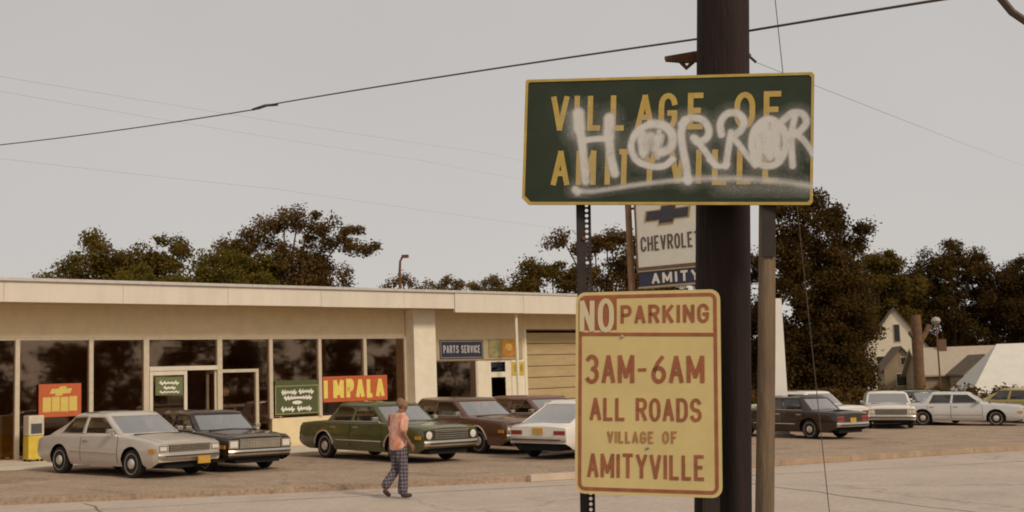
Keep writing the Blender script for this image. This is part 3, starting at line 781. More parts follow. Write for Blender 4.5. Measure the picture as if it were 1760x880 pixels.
    for k in range(-7, 8): q.box(xf+0.0128, xf+0.019, k*W*gw/7.6-0.004, k*W*gw/7.6+0.004, z0+0.005, z1-0.005)
    q.build('grille_bars', M_CHR, gr)
    q = MB()
    q.box(xf-0.01, xf+0.026, -W*gw-0.02, W*gw+0.02, z1+0.001, z1+0.022); q.build('grille_trim', M_CHR, gr)
    for sd in (-1, 1):
        ya, yb = sorted((sd*W*(gw+0.04), sd*W*0.92))
        hb = box_obj('headlight', P.get('bezel', M_CHR), root, xf-0.05, xf+0.008, ya, yb, z0, z1)
        if P.get('quad'):
            m_ = (ya+yb)/2
            for a, b in ((ya+0.012, m_-0.008), (m_+0.008, yb-0.012)):
                c_ = ((a+b)/2, (z0+z1)/2); rr = min((b-a)/2, (z1-z0)/2)-0.004
                q = MB(); q.lathe([(rr, xf+0.0085), (rr, xf+0.016), (rr*0.6, xf+0.024), (0.004, xf+0.026)], 'X', 16, (0, c_[0], c_[1])); q.build('lens', M_LENS, hb)
        else:
            c_ = ((ya+yb)/2, (z0+z1)/2)
            if P.get('round'):
                rr = min((yb-ya)/2, (z1-z0)/2)-0.008
                q = MB(); q.lathe([(rr, xf+0.0085), (rr, xf+0.016), (rr*0.6, xf+0.026), (0.004, xf+0.03)], 'X', 18, (0, c_[0], c_[1])); q.build('lens', M_LENS, hb)
            else: box_obj('lens', M_LENS, hb, xf+0.0085, xf+0.018, ya+0.03, yb-0.03, z0+0.03, z1-0.03, c=0.004)
        # side marker, tail light
        ys_ = sd*(wid(xf-0.18)*yf(0.6)); ym = sorted((ys_-sd*0.01, ys_+sd*0.012))
        box_obj('side_marker', M_AMB, root, xf-0.26, xf-0.06, ym[0], ym[1], 0.56, 0.64)
        zr1 = lerp_prof(top, xr)-0.06
        ya, yb = sorted((sd*W*0.52, sd*W*0.90))
        tl = box_obj('tail_light', M_CHR, root, xr-0.008, xr+0.05, ya, yb, bz[1]+0.05, zr1)
        box_obj('lens', M_RLN, tl, xr-0.018, xr-0.0085, ya+0.015, yb-0.015, bz[1]+0.065, zr1-0.015)
        # mirror
        xm = G['ws_b'] - 0.30; ym_ = wbelt(xm)
        q = MB(); q.cbox(xm-0.05, xm+0.07, *sorted((sd*(ym_+0.05), sd*(ym_+0.19))), zt_(xm)+0.03, zt_(xm)+0.13, c=0.02); q.cbox(xm-0.01, xm+0.03, *sorted((sd*(ym_-0.01), sd*(ym_+0.08))), zt_(xm)+0.0, zt_(xm)+0.06, c=0.01); q.build('door_mirror', M_CHR, root)
        # doors: seams and handles
        for (d0, d1) in P['doors']:
            q = MB(); sts = [s for s in st if d0 < s < d1]; sts = [d0] + sts + [d1]; vs = []
            for s in sts:
                half = section(s)
                for j in range(1, NS):
                    vs.append((s, sd*(half[j][0]+0.004), half[j][1]))
            m_ = NS-1
            q.add(vs, [(i*m_+j, i*m_+j+1, (i+1)*m_+j+1, (i+1)*m_+j) for i in range(len(sts)-1) for j in range(m_-1)], True)
            dr = q.build('door', paint, root, sharp=60)
            q = MB()
            for s in (d0, d1):
                half = section(s); vv = []
                for j in range(1, NS): vv += [(s-0.006, sd*(half[j][0]+0.0065), half[j][1]), (s+0.006, sd*(half[j][0]+0.0065), half[j][1])]
                q.add(vv, [(2*j, 2*j+1, 2*j+3, 2*j+2) for j in range(m_-1)])
            q.build('door_gap', M_SEAM, dr)
            zh = lerp_prof(top, d0) - 0.13; yh_ = wid(d0)*yf(zh)
            q = MB(); q.cbox(d0+0.10, d0+0.28, *sorted((sd*(yh_+0.002), sd*(yh_+0.035))), zh-0.018, zh+0.018, c=0.008); q.build('handle', M_CHR, dr)
        if P.get('strip'):
            pts = [(s, sd*(wid(s)*yf(P['strip'])+0.012), P['strip']) for s in st if s > -wb/2+ra+0.02 and s < wb/2-ra-0.02]
            q = MB(); q.tube(pts, 0.016, 6); q.build('side_trim', P.get('stripmat', M_CHR), root)
        if P.get('belttrim'):
            pts = [gp(i, 0.035, sd) + Vector((0, sd*0.012, 0)) for i in (3, 4, 5, 6)]
            q = MB(); q.tube(pts, 0.012, 6); q.build('belt_trim', M_CHR, root)
    # plates
    if P.get('plate_f'): box_obj('licence_plate', M_PLT, root, xf+0.10, xf+0.135, -0.16+P['plate_f'], 0.16+P['plate_f'], bz[0]-0.13, bz[0]+0.03)
    zpr = P.get('plate_r', 0.62)
    box_obj('licence_plate', M_PLT, root, xr-0.022, xr-0.003, -0.15, 0.15, zpr-0.075, zpr+0.075)
    # hood and boot lid gaps
    for a_, b_, nm in ((wb0+0.14, xf-0.04, 'hood_gap'), (xr+0.05, rb0-0.12, 'boot_gap')):
        if b_ - a_ < 0.15: continue
        for sd in (-1, 1):
            q = MB(); vs = []
            ss = [a_ + (b_-a_)*k/12 for k in range(13)]
            for s_ in ss:
                hf = section(s_); (y1_, z1_), (y2_, z2_) = hf[NS+1], hf[NS+2]; f = 0.35
                yy_, zz_ = y1_+(y2_-y1_)*f, z1_+(z2_-z1_)*f + 0.003
                vs += [(s_, sd*(yy_-0.006), zz_), (s_, sd*(yy_+0.006), zz_)]
            q.add(vs, [(2*k, 2*k+2, 2*k+3, 2*k+1) for k in range(12)]); q.build(nm, M_SEAM, root, fix=False)
    # wipers and cowl line
    q = MB(); q.box(wb0+0.12, wb0+0.20, -W*0.7, W*0.7, zt_(wb0+0.16)+crown*0.5, zt_(wb0+0.16)+crown+0.006); q.build('cowl_vent', M_BLK, root)
    return root

def paint(name, c, rough=0.3, coat=0.6, var=0.06, metal=0.0):
    return mat(name, c, rough, metal=metal, var=var, scale=1.7, coat=coat, detail=6)
def P_hatch(**k):        # compact two-door fastback coupe
    d = dict(w=1.74, wb=2.66, tr=1.50, xf=2.20, xr=-2.26, rw=0.305, top=[(-2.26, 0.76), (-2.12, 0.81), (-1.5, 0.885), (0.6, 0.915), (0.95, 0.905), (1.6, 0.84), (2.05, 0.775), (2.20, 0.74)],
             roof=1.36, gh=dict(ws_b=0.95, ws_r=0.22, bl_r=-0.80, bl_b=-2.06, B=(-0.42, -0.54), Br=(-0.36, -0.46), C=-1.36, Cr=-0.90), doors=[(-0.50, 0.85)], strip=0.52, plate_f=0.3, bz=(0.42, 0.54))
    d.update(k); return d
def P_sedan(**k):        # boxy mid-size four-door sedan
    d = dict(w=1.82, wb=2.75, tr=1.53, xf=2.38, xr=-2.46, rw=0.315, top=[(-2.46, 0.80), (-2.35, 0.875), (-1.55, 0.915), (0.8, 0.935), (1.05, 0.925), (2.2, 0.84), (2.38, 0.79)],
             roof=1.37, gh=dict(ws_b=1.02, ws_r=0.42, bl_r=-0.98, bl_b=-1.50, B=(-0.24, -0.34), Br=(-0.16, -0.24), C=-1.10, Cr=-0.86), doors=[(-0.30, 0.90), (-1.18, -0.31)], strip=0.48, belttrim=True)
    d.update(k); return d
def P_big(**k):          # full-size sedan
    d = dict(w=1.94, wb=2.95, tr=1.58, xf=2.58, xr=-2.75, rw=0.33, top=[(-2.75, 0.80), (-2.65, 0.89), (-1.75, 0.93), (0.85, 0.955), (1.1, 0.945), (2.4, 0.87), (2.58, 0.80)],
             roof=1.41, gh=dict(ws_b=1.08, ws_r=0.42, bl_r=-1.12, bl_b=-1.65, B=(-0.26, -0.36), Br=(-0.2, -0.28), C=-1.22, Cr=-1.0), doors=[(-0.31, 0.95), (-1.28, -0.32)], strip=0.48, belttrim=True, quad=True)
    d.update(k); return d

make_car(P_hatch(name='hatchback', paint=paint('silver_paint', (0.60, 0.535, 0.465), 0.30, 0.5, metal=0.25), sc=0.95), (-8.45, 25.35), -36, 'silver two-door hatchback with gold front plate, nearest car on the left')
make_car(P_sedan(name='sedan', paint=paint('black_paint', (0.034, 0.020, 0.013), 0.22), lip=None, gmat=mat('silver_grille', (0.42, 0.37, 0.32), 0.35, metal=0.5), gw=0.60, sc=0.92), (-7.15, 27.0), -45, 'black sedan with silver grille partly behind the silver hatchback')
make_car(P_sedan(name='sedan', paint=paint('olive_paint', (0.085, 0.085, 0.022), 0.25), lip=mat('bright_trim', (0.62, 0.52, 0.38), 0.3, metal=0.6), round=True, bezel=M_BLK, gw=0.58), (-3.30, 29.25), -44, 'olive green sedan parked behind the walking man')
make_car(P_big(name='sedan', paint=paint('maroon_paint', (0.13, 0.055, 0.03), 0.25), lip=mat('bright_trim', (0.62, 0.52, 0.38), 0.3, metal=0.6)), (-1.45, 32.4), -46, 'large maroon sedan behind the nose of the olive green sedan')
make_car(P_big(name='sedan', paint=paint('brick_paint', (0.16, 0.07, 0.05), 0.25), wr=0.80), (0.55, 34.4), -46, 'reddish brown sedan between the maroon sedan and the white coupe')
make_car(P_hatch(name='coupe', paint=paint('white_paint', (0.84, 0.78, 0.69), 0.3), plate_r=0.68, bumper=mat('grey_bumper', (0.42, 0.36, 0.30), 0.5), strip=None), (1.75, 30.1), 55, 'white coupe seen from behind beside the no-parking sign')
make_car(P_sedan(name='sedan', paint=paint('black_paint', (0.034, 0.020, 0.013), 0.22), lip=None, sc=0.94), (8.80, 37.75), 128, 'black sedan with its tail towards the road right of the pole')
make_car(P_sedan(name='sedan', paint=paint('white_paint', (0.84, 0.78, 0.69), 0.3)), (10.0, 42.2), 128, 'white sedan just behind the black sedan right of the pole')
make_car(P_big(name='sedan', paint=paint('cream_white_paint', (0.78, 0.72, 0.62), 0.3), sc=0.92), (14.0, 44.6), -104, 'cream white sedan facing the road, right of the black sedan')
make_car(P_sedan(name='sedan', paint=paint('dark_olive_paint', (0.07, 0.065, 0.035), 0.3), sc=0.92), (16.6, 48.2), -80, 'dark olive sedan between the cream white sedan and the pale blue one')
make_car(P_big(name='sedan', paint=paint('pale_blue_paint', (0.60, 0.585, 0.57), 0.3), sc=0.88), (17.0, 45.2), -24, 'pale blue grey sedan near the right edge of the lot')
make_car(P_hatch(name='hatchback', paint=paint('yellow_paint', (0.50, 0.38, 0.11), 0.35)), (20.4, 46.6), -60, 'dull yellow hatchback at the far right edge')
xx, yy, _ = bw(-2.3, -3.0)
make_car(P_sedan(name='sedan', paint=paint('grey_brown_paint', (0.20, 0.16, 0.13), 0.3), flat=True, lift=FL - zt(xx) + 0.005), (xx, yy), -14, 'grey brown sedan standing inside the showroom behind the left windows')

# ================================================================== POLE, ROADSIDE SIGNS, WIRES
M_POLE = mat('creosote_pole', (0.026, 0.012, 0.009), 0.9, scale=3, var=0.45, bump=0.6, bscale=18, stretch=(4, 4, 0.35))
M_POST = mat('weathered_post', (0.21, 0.14, 0.085), 0.9, scale=5, var=0.35, bump=0.5, stretch=(3, 3, 0.4))
M_STEEL = mat('dark_steel_post', (0.035, 0.022, 0.018), 0.7, scale=10, var=0.35)
M_RUST = mat('rusty_iron', (0.16, 0.065, 0.03), 0.8, scale=15, var=0.4)
M_WIRE = mat('cable_black', (0.13, 0.085, 0.06), 0.7, scale=5)
M_WIREF = mat('cable_grey', (0.34, 0.31, 0.29), 0.7, scale=5)

pole = empty('utility_pole', (0.905, 5.72, zt(1)), 0, 'thick dark wooden utility pole behind the two village signs', 'pole')
pd = Vector((0.0535, 0, 0.9986))
q = MB(); q.tube([pd*(-0.6), pd*0.5, pd*2, pd*4, pd*6, pd*9.5], [0.142, 0.140, 0.136, 0.130, 0.124, 0.112], 24); q.build('shaft', M_POLE, pole)
# iron bracket through the pole just above the green sign
br = MB(); a = pd*3.60
br.prism([(a.x-0.275, a.z+0.0), (a.x-0.27, a.z-0.022), (a.x-0.17, a.z-0.034), (a.x+0.12, a.z-0.02), (a.x+0.12, a.z+0.03), (a.x-0.12, a.z+0.022)], 0.13, 0.16)
br.tube([a+Vector((-0.20, 0.145, -0.02)), a+Vector((-0.165, 0.145, -0.062)), a+Vector((-0.13, 0.14, -0.03))], 0.012, 6)
br.tube([a+Vector((0.09, 0.145, 0.045)), a+Vector((0.165, 0.145, -0.015))], [0.022, 0.014], 8)
br.tube([a+Vector((0.165, 0.145, -0.015)), a+Vector((0.195, 0.145, -0.045))], 0.007, 6)
br.build('bracket', M_RUST, pole)
for k in (1.2, 3.1, 5.2):
    q = MB(); c = pd*k; q.lathe([(0.018, -0.155), (0.018, -0.125)], 'Y', 8, (c.x+0.03, 0, c.z)); q.build('bolt', M_RUST, pole)

# village sign
GS = empty('village_sign', (0.742, 5.445, 3.050)); GS.rotation_mode = 'YXZ'; GS.rotation_euler = (0.013, 0.0725, -0.2526)
tag(GS, 'dark green VILLAGE OF AMITYVILLE sign sprayed over with white HORROR', 'sign')
SW_, SH_ = 1.375, 0.618
M_SGREEN = mat('sign_dark_green', (0.026, 0.038, 0.016), 0.55, scale=5, var=0.30, detail=8)
M_SYEL = mat('sign_gold_paint', (0.62, 0.42, 0.10), 0.6, scale=14, var=0.14)
c_ = 0.032
outl = [(-SW_/2+c_, -SH_/2), (SW_/2-0.012, -SH_/2), (SW_/2, -SH_/2+0.012), (SW_/2, SH_/2-0.012), (SW_/2-0.012, SH_/2), (-SW_/2+0.008, SH_/2), (-SW_/2, SH_/2-0.008), (-SW_/2, -SH_/2+c_)]
q = MB(); q.prism(outl, 0.0, 0.012); q.build('panel', M_SGREEN, GS)
q = MB(); bwid = 0.013
cx0 = lambda p: (p[0]*(1-2*bwid/SW_), p[1]*(1-2*bwid/SH_))
n = len(outl); inn = [cx0(p) for p in outl]
for y_, f_ in ((-0.004, 1),):
    vs = [(x, y_, z) for x, z in outl] + [(x, y_, z) for x, z in inn] + [(x, 0.0145, z) for x, z in outl] + [(x, -0.0005, z) for x, z in inn]
    fs = [(i, (i+1) % n, n+(i+1) % n, n+i) for i in range(n)] + [(i, (i+1) % n, 2*n+(i+1) % n, 2*n+i) for i in range(n)] + [(n+i, n+(i+1) % n, 3*n+(i+1) % n, 3*n+i) for i in range(n)]
    q.add(vs, fs)
q.build('border', M_SYEL, GS)
def gpx(x, y):
    """measured points on the sign face to metres from its centre"""
    xl = 78 - 12*(y-120)/700; xr = 1696 - 10*(y-85)/730
    yt = 122 - 38*(x-75)/1620; yb = 822 - 5*(x-75)/1620
    return ((x-xl)/(xr-xl) - 0.5)*SW_, (0.5 - (y-yt)/(yb-yt))*SH_
def gletters(seq, wpx):
    for ch, x0, x1, y0, y1 in seq:
        a, b = gpx(x0, y1); c, d = gpx(x1, y0); q = MB()
        letter(q, ch, (a, b, c, d), wpx/1620*SW_, FXY, 0.0015, 0.0012)
        q.build('letter', M_SYEL, GS)
gletters([('V', 228, 338, 215, 408), ('I', 362, 402, 213, 402), ('L', 442, 528, 212, 402), ('L', 575, 664, 210, 402), ('A', 716, 828, 208, 400), ('G', 848, 956, 205, 398),
          ('E', 1010, 1106, 204, 395), ('O', 1266, 1382, 200, 390), ('F', 1424, 1528, 196, 386)], 31)
gletters([('A', 234, 346, 522, 714), ('M', 380, 498, 520, 712), ('I', 543, 582, 518, 710), ('T', 618, 694, 518, 708), ('Y', 752, 850, 516, 702), ('V', 905, 1010, 514, 702),
          ('I', 1056, 1092, 514, 702), ('L', 1146, 1236, 512, 702), ('L', 1280, 1368, 510, 698), ('E', 1418, 1514, 508, 694)], 31)
# the sprayed word: a dense skin of paint whose cover thins out towards its edges
NX, NY = 520, 234
gx, gz = np.meshgrid(np.linspace(-SW_/2+0.002, SW_/2-0.001, NX), np.linspace(-SH_/2+0.03, SH_/2-0.03, NY))
PX = 1620/SW_
def seg_dist(p, q_):
    ax, az = p; bx_, bz_ = q_; dx, dz = bx_-ax, bz_-az; L2 = dx*dx+dz*dz+1e-12
    t = np.clip(((gx-ax)*dx + (gz-az)*dz)/L2, 0, 1)
    return np.hypot(gx-ax-t*dx, gz-az-t*dz)
cover = np.zeros_like(gx)
def smooth(pts, n=5):
    if len(pts) < 3: return pts
    A = [np.array(p, float) for p in pts]
    closed = np.linalg.norm(A[0]-A[-1]) < 1
    A = [A[-2] if closed else 2*A[0]-A[1]] + A + [A[1] if closed else 2*A[-1]-A[-2]]; out = []
    for i in range(1, len(A)-2):
        p0, p1, p2, p3 = A[i-1:i+3]
        for k in range(n):
            t = k/n; out.append(tuple(0.5*((2*p1)+(-p0+p2)*t+(2*p0-5*p1+4*p2-p3)*t*t+(-p0+3*p1-3*p2+p3)*t**3)))
    return out + [tuple(A[-2])]
def spray(pts, w, dens=0.9, soft=0.4, halo=0.17):
    global cover
    P_ = [gpx(*p) for p in smooth(pts)]; d = np.full_like(gx, 9.0)
    for a, b in zip(P_[:-1], P_[1:]): d = np.minimum(d, seg_dist(a, b))
    hw = w/2/PX
    a = dens*np.clip(1 - (d - hw*(1-soft))/(hw*soft*1.6), 0, 1)**1.1
    a = np.maximum(a, 0) ; hl_ = halo*np.exp(-(d/(hw*2.0))**2)
    cover = 1 - (1-cover)*(1-a)*(1-hl_)
spray([(392, 312), (398, 395)], 70, 0.92); spray([(398, 390), (414, 470), (438, 690)], 52, 0.85)
spray([(570, 340), (568, 440)], 66, 0.9); spray([(568, 430), (582, 560), (605, 648)], 54, 0.85)
spray([(410, 466), (490, 456), (575, 452)], 36, 0.9)
spray([(810, 370), (730, 410), (696, 490), (724, 570), (800, 606), (880, 606), (930, 570)], 40, 0.9)
spray([(810, 370), (880, 380), (925, 430), (920, 500), (870, 530)], 52, 0.85)
for k in range(9): spray([(735+k*17, 410+random.uniform(0, 40)), (745+k*15+random.uniform(-20, 20), 510+random.uniform(0, 50))], 30, 0.55)
spray([(995, 352), (978, 420), (985, 500), (1003, 590), (1016, 690)], 46, 0.86)
spray([(980, 372), (1030, 338), (1095, 350), (1128, 400), (1118, 450), (1070, 472), (1045, 450)], 44, 0.88)
spray([(1060, 455), (1110, 525), (1168, 602)], 38, 0.82); spray([(1130, 570), (1180, 606), (1232, 596)], 30, 0.75)
spray([(1198, 430), (1192, 370), (1225, 318), (1280, 312), (1318, 350), (1305, 405), (1262, 440)], 44, 0.88)
spray([(1250, 420), (1236, 510), (1222, 606)], 40, 0.84); spray([(1270, 455), (1325, 530), (1382, 602)], 36, 0.82)
spray([(1450, 345), (1380, 400), (1362, 490), (1392, 580), (1450, 606), (1515, 575), (1545, 480), (1525, 390), (1450, 345)], 40, 0.9)
for k in range(9): spray([(1385+k*15, 400+random.uniform(-25, 30)), (1395+k*15+random.uniform(-15, 15), 540+random.uniform(-20, 30))], 32, 0.62)
spray([(1592, 330), (1574, 440), (1580, 604)], 38, 0.84); spray([(1530, 352), (1580, 312), (1635, 318), (1652, 368), (1610, 420), (1570, 430)], 42, 0.86)
spray([(1600, 425), (1645, 470), (1690, 540)], 36, 0.82)
spray([(380, 742), (470, 748), (600, 730), (760, 706), (900, 690), (1000, 680)], 30, 0.62, 0.7, 0.12)
spray([(1000, 680), (1180, 674), (1380, 680), (1540, 694), (1686, 716)], 36, 0.55, 0.8, 0.16); spray([(378, 738), (392, 752)], 46, 0.75)
spray([(350, 330), (360, 420)], 60, 0.14, 0.9, 0.1); spray([(1200, 725), (1650, 742)], 60, 0.10, 0.9, 0.08)
vn = rng.random((NY, NX)); vn[1:-1, 1:-1] = (vn[1:-1, 1:-1]+vn[:-2, 1:-1]+vn[2:, 1:-1]+vn[1:-1, :-2])/4*1.3-0.15; 
lf = np.zeros_like(gx)                                   # uneven cover: broad drifts plus fine speckle
for k in range(26):
    fx_, fz_, ph = rng.normal(0, 55), rng.normal(0, 55), rng.uniform(0, 6.28); lf += np.sin(gx*fx_ + gz*fz_ + ph)
lf = lf/np.abs(lf).max()
cover = np.clip(cover*(0.88 + 0.32*vn + 0.24*lf) + (cover > 0.02)*(cover < 0.4)*(rng.random((NY, NX)) > 0.93)*0.22, 0, 0.97)
idx = np.full(NX*NY, -1); keep = (cover > 0.015)
fq = keep[:-1, :-1] | keep[1:, :-1] | keep[:-1, 1:] | keep[1:, 1:]
jj, ii = np.nonzero(fq)
quads = np.stack([jj*NX+ii, jj*NX+ii+1, (jj+1)*NX+ii+1, (jj+1)*NX+ii], 1)
used = np.unique(quads); idx[used] = np.arange(len(used)); quads = idx[quads]
vsp = np.stack([gx.ravel()[used], np.full(len(used), -0.0046), gz.ravel()[used]], 1)
me = bpy.data.meshes.new('spray_paint'); me.from_pydata(vsp.tolist(), [], quads.tolist())
at_ = me.attributes.new('cover', 'FLOAT', 'POINT'); at_.data.foreach_set('value', cover.ravel()[used].astype(np.float32))
m = bpy.data.materials.new('white_spray_paint'); m.use_nodes = True; nn_ = m.node_tree; pb = nn_.nodes['Principled BSDF']
pb.inputs['Base Color'].default_value = (0.84, 0.78, 0.73, 1); pb.inputs['Roughness'].default_value = 0.75
an = nn_.nodes.new('ShaderNodeAttribute'); an.attribute_name = 'cover'; nn_.links.new(an.outputs['Fac'], pb.inputs['Alpha'])
me.materials.append(m); o = bpy.data.objects.new('spray_paint', me); COL.objects.link(o); o.parent = GS

# no-parking sign
NS_ = empty('parking_sign', (0.5986, 5.40, 1.8656)); NS_.rotation_mode = 'YXZ'; NS_.rotation_euler = (-0.05, 0.0332, -0.3331)
tag(NS_, 'tan yellow no-parking sign with red lettering on posts before the pole', 'sign')
NW, NH = 0.6835, 0.9377
M_TAN = mat('sign_faded_yellow', (0.80, 0.605, 0.26), 0.6, scale=4, var=0.09, detail=8)
M_TAN2 = mat('sign_pale_yellow', (0.80, 0.66, 0.40), 0.6, scale=6, var=0.07)
M_REDP = mat('sign_faded_red', (0.40, 0.125, 0.055), 0.65, scale=16, var=0.22)
M_REDF = mat('sign_worn_red', (0.50, 0.24, 0.095), 0.65, scale=22, var=0.2)
def rrect(w, h, r, n=5):
    p = []
    for cx, cz, a0 in ((w/2-r, h/2-r, 0), (-w/2+r, h/2-r, 90), (-w/2+r, -h/2+r, 180), (w/2-r, -h/2+r, 270)):
        p += arc(cx, cz, r, r, a0, a0+90, n)
    return p
q = MB(); q.prism(rrect(NW, NH, 0.045), 0.0, 0.006); q.build('panel', M_TAN, NS_)
def npx(x, y):
    """points measured on the sign (0..880 square across its upper or lower half) to metres"""
    xl = 44 - 27*(y-545)/1135; xr = 853 - 10*(y-505)/1170
    yt = 545 - 40*(x-44)/809; yb = 1660 + 5*(x-44)/809
    return ((x-xl)/(xr-xl)-0.5)*NW, (0.5-(y-yt)/(yb-yt))*NH
def frame(q, w, h, r, t, cz=0.0, y=-0.0016):
    a = [(x, z+cz) for x, z in rrect(w, h, r)]; b = [(x, z+cz) for x, z in rrect(w-2*t, h-2*t, max(r-t, 0.004))]
    n = len(a)
    q.add([(x, y, z) for x, z in a] + [(x, y, z) for x, z in b] + [(x, -0.0002, z) for x, z in a], [(i, (i+1) % n, n+(i+1) % n, n+i) for i in range(n)] + [(i, (i+1) % n, 2*n+(i+1) % n, 2*n+i) for i in range(n)])
q = MB(); frame(q, NW-0.030, NH-0.030, 0.034, 0.016); q.build('border', M_REDP, NS_)
# divider under the heading and the NO block
a = npx(46, 780); b = npx(822, 760)
q = MB(); ribbon(q, [(-NW/2+0.031, a[1]), (NW/2-0.031, b[1]-0.002)], 0.016, FXY, 0.0016, 0.0003); q.build('divider', M_REDP, NS_)
x0, z0 = npx(50, 772); x1, z1 = npx(280, 560)
q = MB(); q.prism([(x0+0.012, z0+0.012), (x1, z0+0.012), (x1, NH/2-0.0305), (x0+0.012, NH/2-0.0305)], -0.0018, -0.0004); q.build('heading_block', M_REDP, NS_)
q = MB()
a = npx(62, 765); b = npx(152, 588); letter(q, 'N', (a[0], a[1], b[0], b[1]), 0.023, FXY, 0.002, 0.0021); q.build('lettering', M_TAN2, NS_); q = MB()
a = npx(168, 762); b = npx(264, 578); letter(q, 'O', (a[0], a[1], b[0], b[1]), 0.023, FXY, 0.002, 0.0021)
q.build('lettering', M_TAN2, NS_)
def nline(s, x0, y0, x1, y1, w, m, **k):
    q = MB(); a = npx(x0, y1); b = npx(x1, y0); text_line(q, s, a[0], b[0], a[1], b[1], w, FXY, **k); q.build('lettering', m, NS_)
nline('PARKING', 300, 592, 792, 712, 0.0150, M_REDP, gap=0.26)
Y2 = 815                      # second measured half starts this much lower
nline('3AM', 92, 75+Y2, 374, 235+Y2, 0.0185, M_REDP, gap=0.2)
q = MB(); a = npx(398, 156+Y2); b = npx(436, 154+Y2); ribbon(q, [a, b], 0.014, FXY, 0.0015, 0.001); q.build('lettering', M_REDP, NS_)
nline('6AM', 468, 68+Y2, 762, 225+Y2, 0.0185, M_REDP, gap=0.2)
nline('ALL', 112, 315+Y2, 318, 440+Y2, 0.0150, M_REDP, gap=0.18)
nline('ROADS', 376, 310+Y2, 742, 437+Y2, 0.0150, M_REDP, gap=0.2)
nline('VILLAGE', 210, 498+Y2, 475, 562+Y2, 0.010, M_REDF, gap=0.22)
nline('O', 522, 494+Y2, 560, 558+Y2, 0.010, M_REDF); nline('F', 570, 494+Y2, 605, 558+Y2, 0.010, M_REDF)
nline('AMITYVILLE', 92, 622+Y2, 752, 752+Y2, 0.0150, M_REDP, gap=0.2)
for x_, y_ in ((308, 786), (440, 1400)):
    u, v = npx(x_, y_); q = MB(); q.lathe([(0.008, -0.003), (0.007, -0.007), (0.001, -0.008)], 'Y', 10, (u, 0, v)); q.build('bolt', M_CHR, NS_)

# left post: perforated steel channel
LP = empty('sign_post', (0.278, 5.60, zt(0.3)-0.1), 0, 'dark perforated steel post under the left end of the green sign', 'post'); LP.rotation_euler = (0, R(1.55), 0)
q = MB(); hole = 0.011; step = 0.0275*1.0; zz = 0.4
def strip_with_holes(q, x0, x1, z0, z1, y, cx, r, pitch):
    """flat steel strip with a real row of round holes"""
    z = z0
    while z + pitch <= z1 + 1e-6:
        n = 8; ring = [(cx + r*math.cos(2*math.pi*(k+0.5)/n), y, z + pitch/2 + r*math.sin(2*math.pi*(k+0.5)/n)) for k in range(n)]
        box = [(x1, y, z+pitch/2+pitch*0.2), (x1, y, z+pitch), (x0, y, z+pitch), (x0, y, z+pitch/2+pitch*0.2), (x0, y, z+pitch/2-pitch*0.2), (x0, y, z), (x1, y, z), (x1, y, z+pitch/2-pitch*0.2)]
        q.add(ring + box, [(k, n+k, n+(k+1) % n, (k+1) % n) for k in range(n)])
        z += pitch
strip_with_holes(q, -0.002, 0.031, 0.6, 3.02, 0.0, 0.0145, 0.0085, 0.0255)
q.box(-0.031, -0.002, -0.003, 0.003, 0.0, 3.02); q.box(-0.002, 0.031, -0.003, 0.003, 0.0, 0.598)
q.box(0.0312, 0.035, -0.002, 0.028, 0.0, 3.02); q.box(-0.035, -0.0312, -0.002, 0.028, 0.0, 3.02)
q.build('channel', M_STEEL, LP, fix=False)
for z in (2.72, 3.0, 1.55, 2.2):
    q = MB(); q.lathe([(0.010, -0.012), (0.010, 0.012)], 'Y', 8, (0.0, 0, z)); q.build('bolt', M_RUST, LP)
MP = empty('sign_post', (0.80, 5.375, zt(0.8)-0.1), 0, 'short dark post at the right edge of the no-parking sign', 'post'); MP.rotation_euler = (0, R(2.6), 0)
q = MB(); q.box(-0.033, 0.033, -0.003, 0.003, 0, 2.15); q.box(0.0332, 0.037, -0.002, 0.028, 0, 2.15); q.box(-0.037, -0.0332, -0.002, 0.028, 0, 2.15); q.build('channel', M_STEEL, MP)
RP = empty('sign_post', (1.015, 5.395, zt(1.1)-0.1), 0, 'round brown wooden post under the right end of the green sign', 'post'); RP.rotation_euler = (0, R(3.75), 0)
q = MB(); q.tube([(0, 0, 0), (0, 0, 1.4), (0.003, 0, 2.2), (0, 0, 2.98)], [0.046, 0.043, 0.040, 0.038], 14); q.build('shaft', M_POST, RP)
q = MB(); q.box(-0.030, 0.030, -0.047, -0.0405, 2.60, 2.95); q.build('cleat', M_STEEL, RP)

# overhead wires
def wire(name, pts, r, m, label, group=None):
    q = MB(); q.tube(pts, r, 6); return tag(q.build(name, m), label, 'cable', group)
def sag(a, b, s, n=24):
    a, b = Vector(a), Vector(b); return [a.lerp(b, i/n) - Vector((0, 0, s*4*(i/n)*(1-i/n))) for i in range(n+1)]
q = MB()
wpts = [(-13.0, 18.36, 5.72), (-6.216, 14.0, 5.008), (-2.333, 11.0, 4.622)]
w1 = sag((-16.0, 20.3, 6.0), (-6.216, 14, 5.008), 0.02, 6)[:-1] + sag((-6.216, 14, 5.008), (-2.40, 11.05, 4.630), 0.02, 8) + sag((-2.25, 10.93, 4.640), (1.051, 6.2, 3.757), -0.012, 10)[0:] + sag((1.10, 6.13, 3.742), (2.9, 2.4, 2.95), -0.01, 8)
CB = empty('service_cable', (0, 0, 0), 0, 'long dark cable crossing the sky and passing behind the pole', 'cable')
q = MB(); q.tube(w1, 0.0062, 6); q.build('strand', M_WIRE, CB)
q = MB(); q.tube([(-2.47, 11.10, 4.637), (-2.33, 11.0, 4.648), (-2.19, 10.9, 4.628)], 0.013, 8); q.build('splice', M_WIRE, CB)
wire('guy_wire', [(1.254, 5.70, 6.34), (1.37, 5.70, 3.8), (1.545, 5.70, -0.15)], 0.0022, M_WIRE, 'thin guy wire slanting down to the right of the pole')
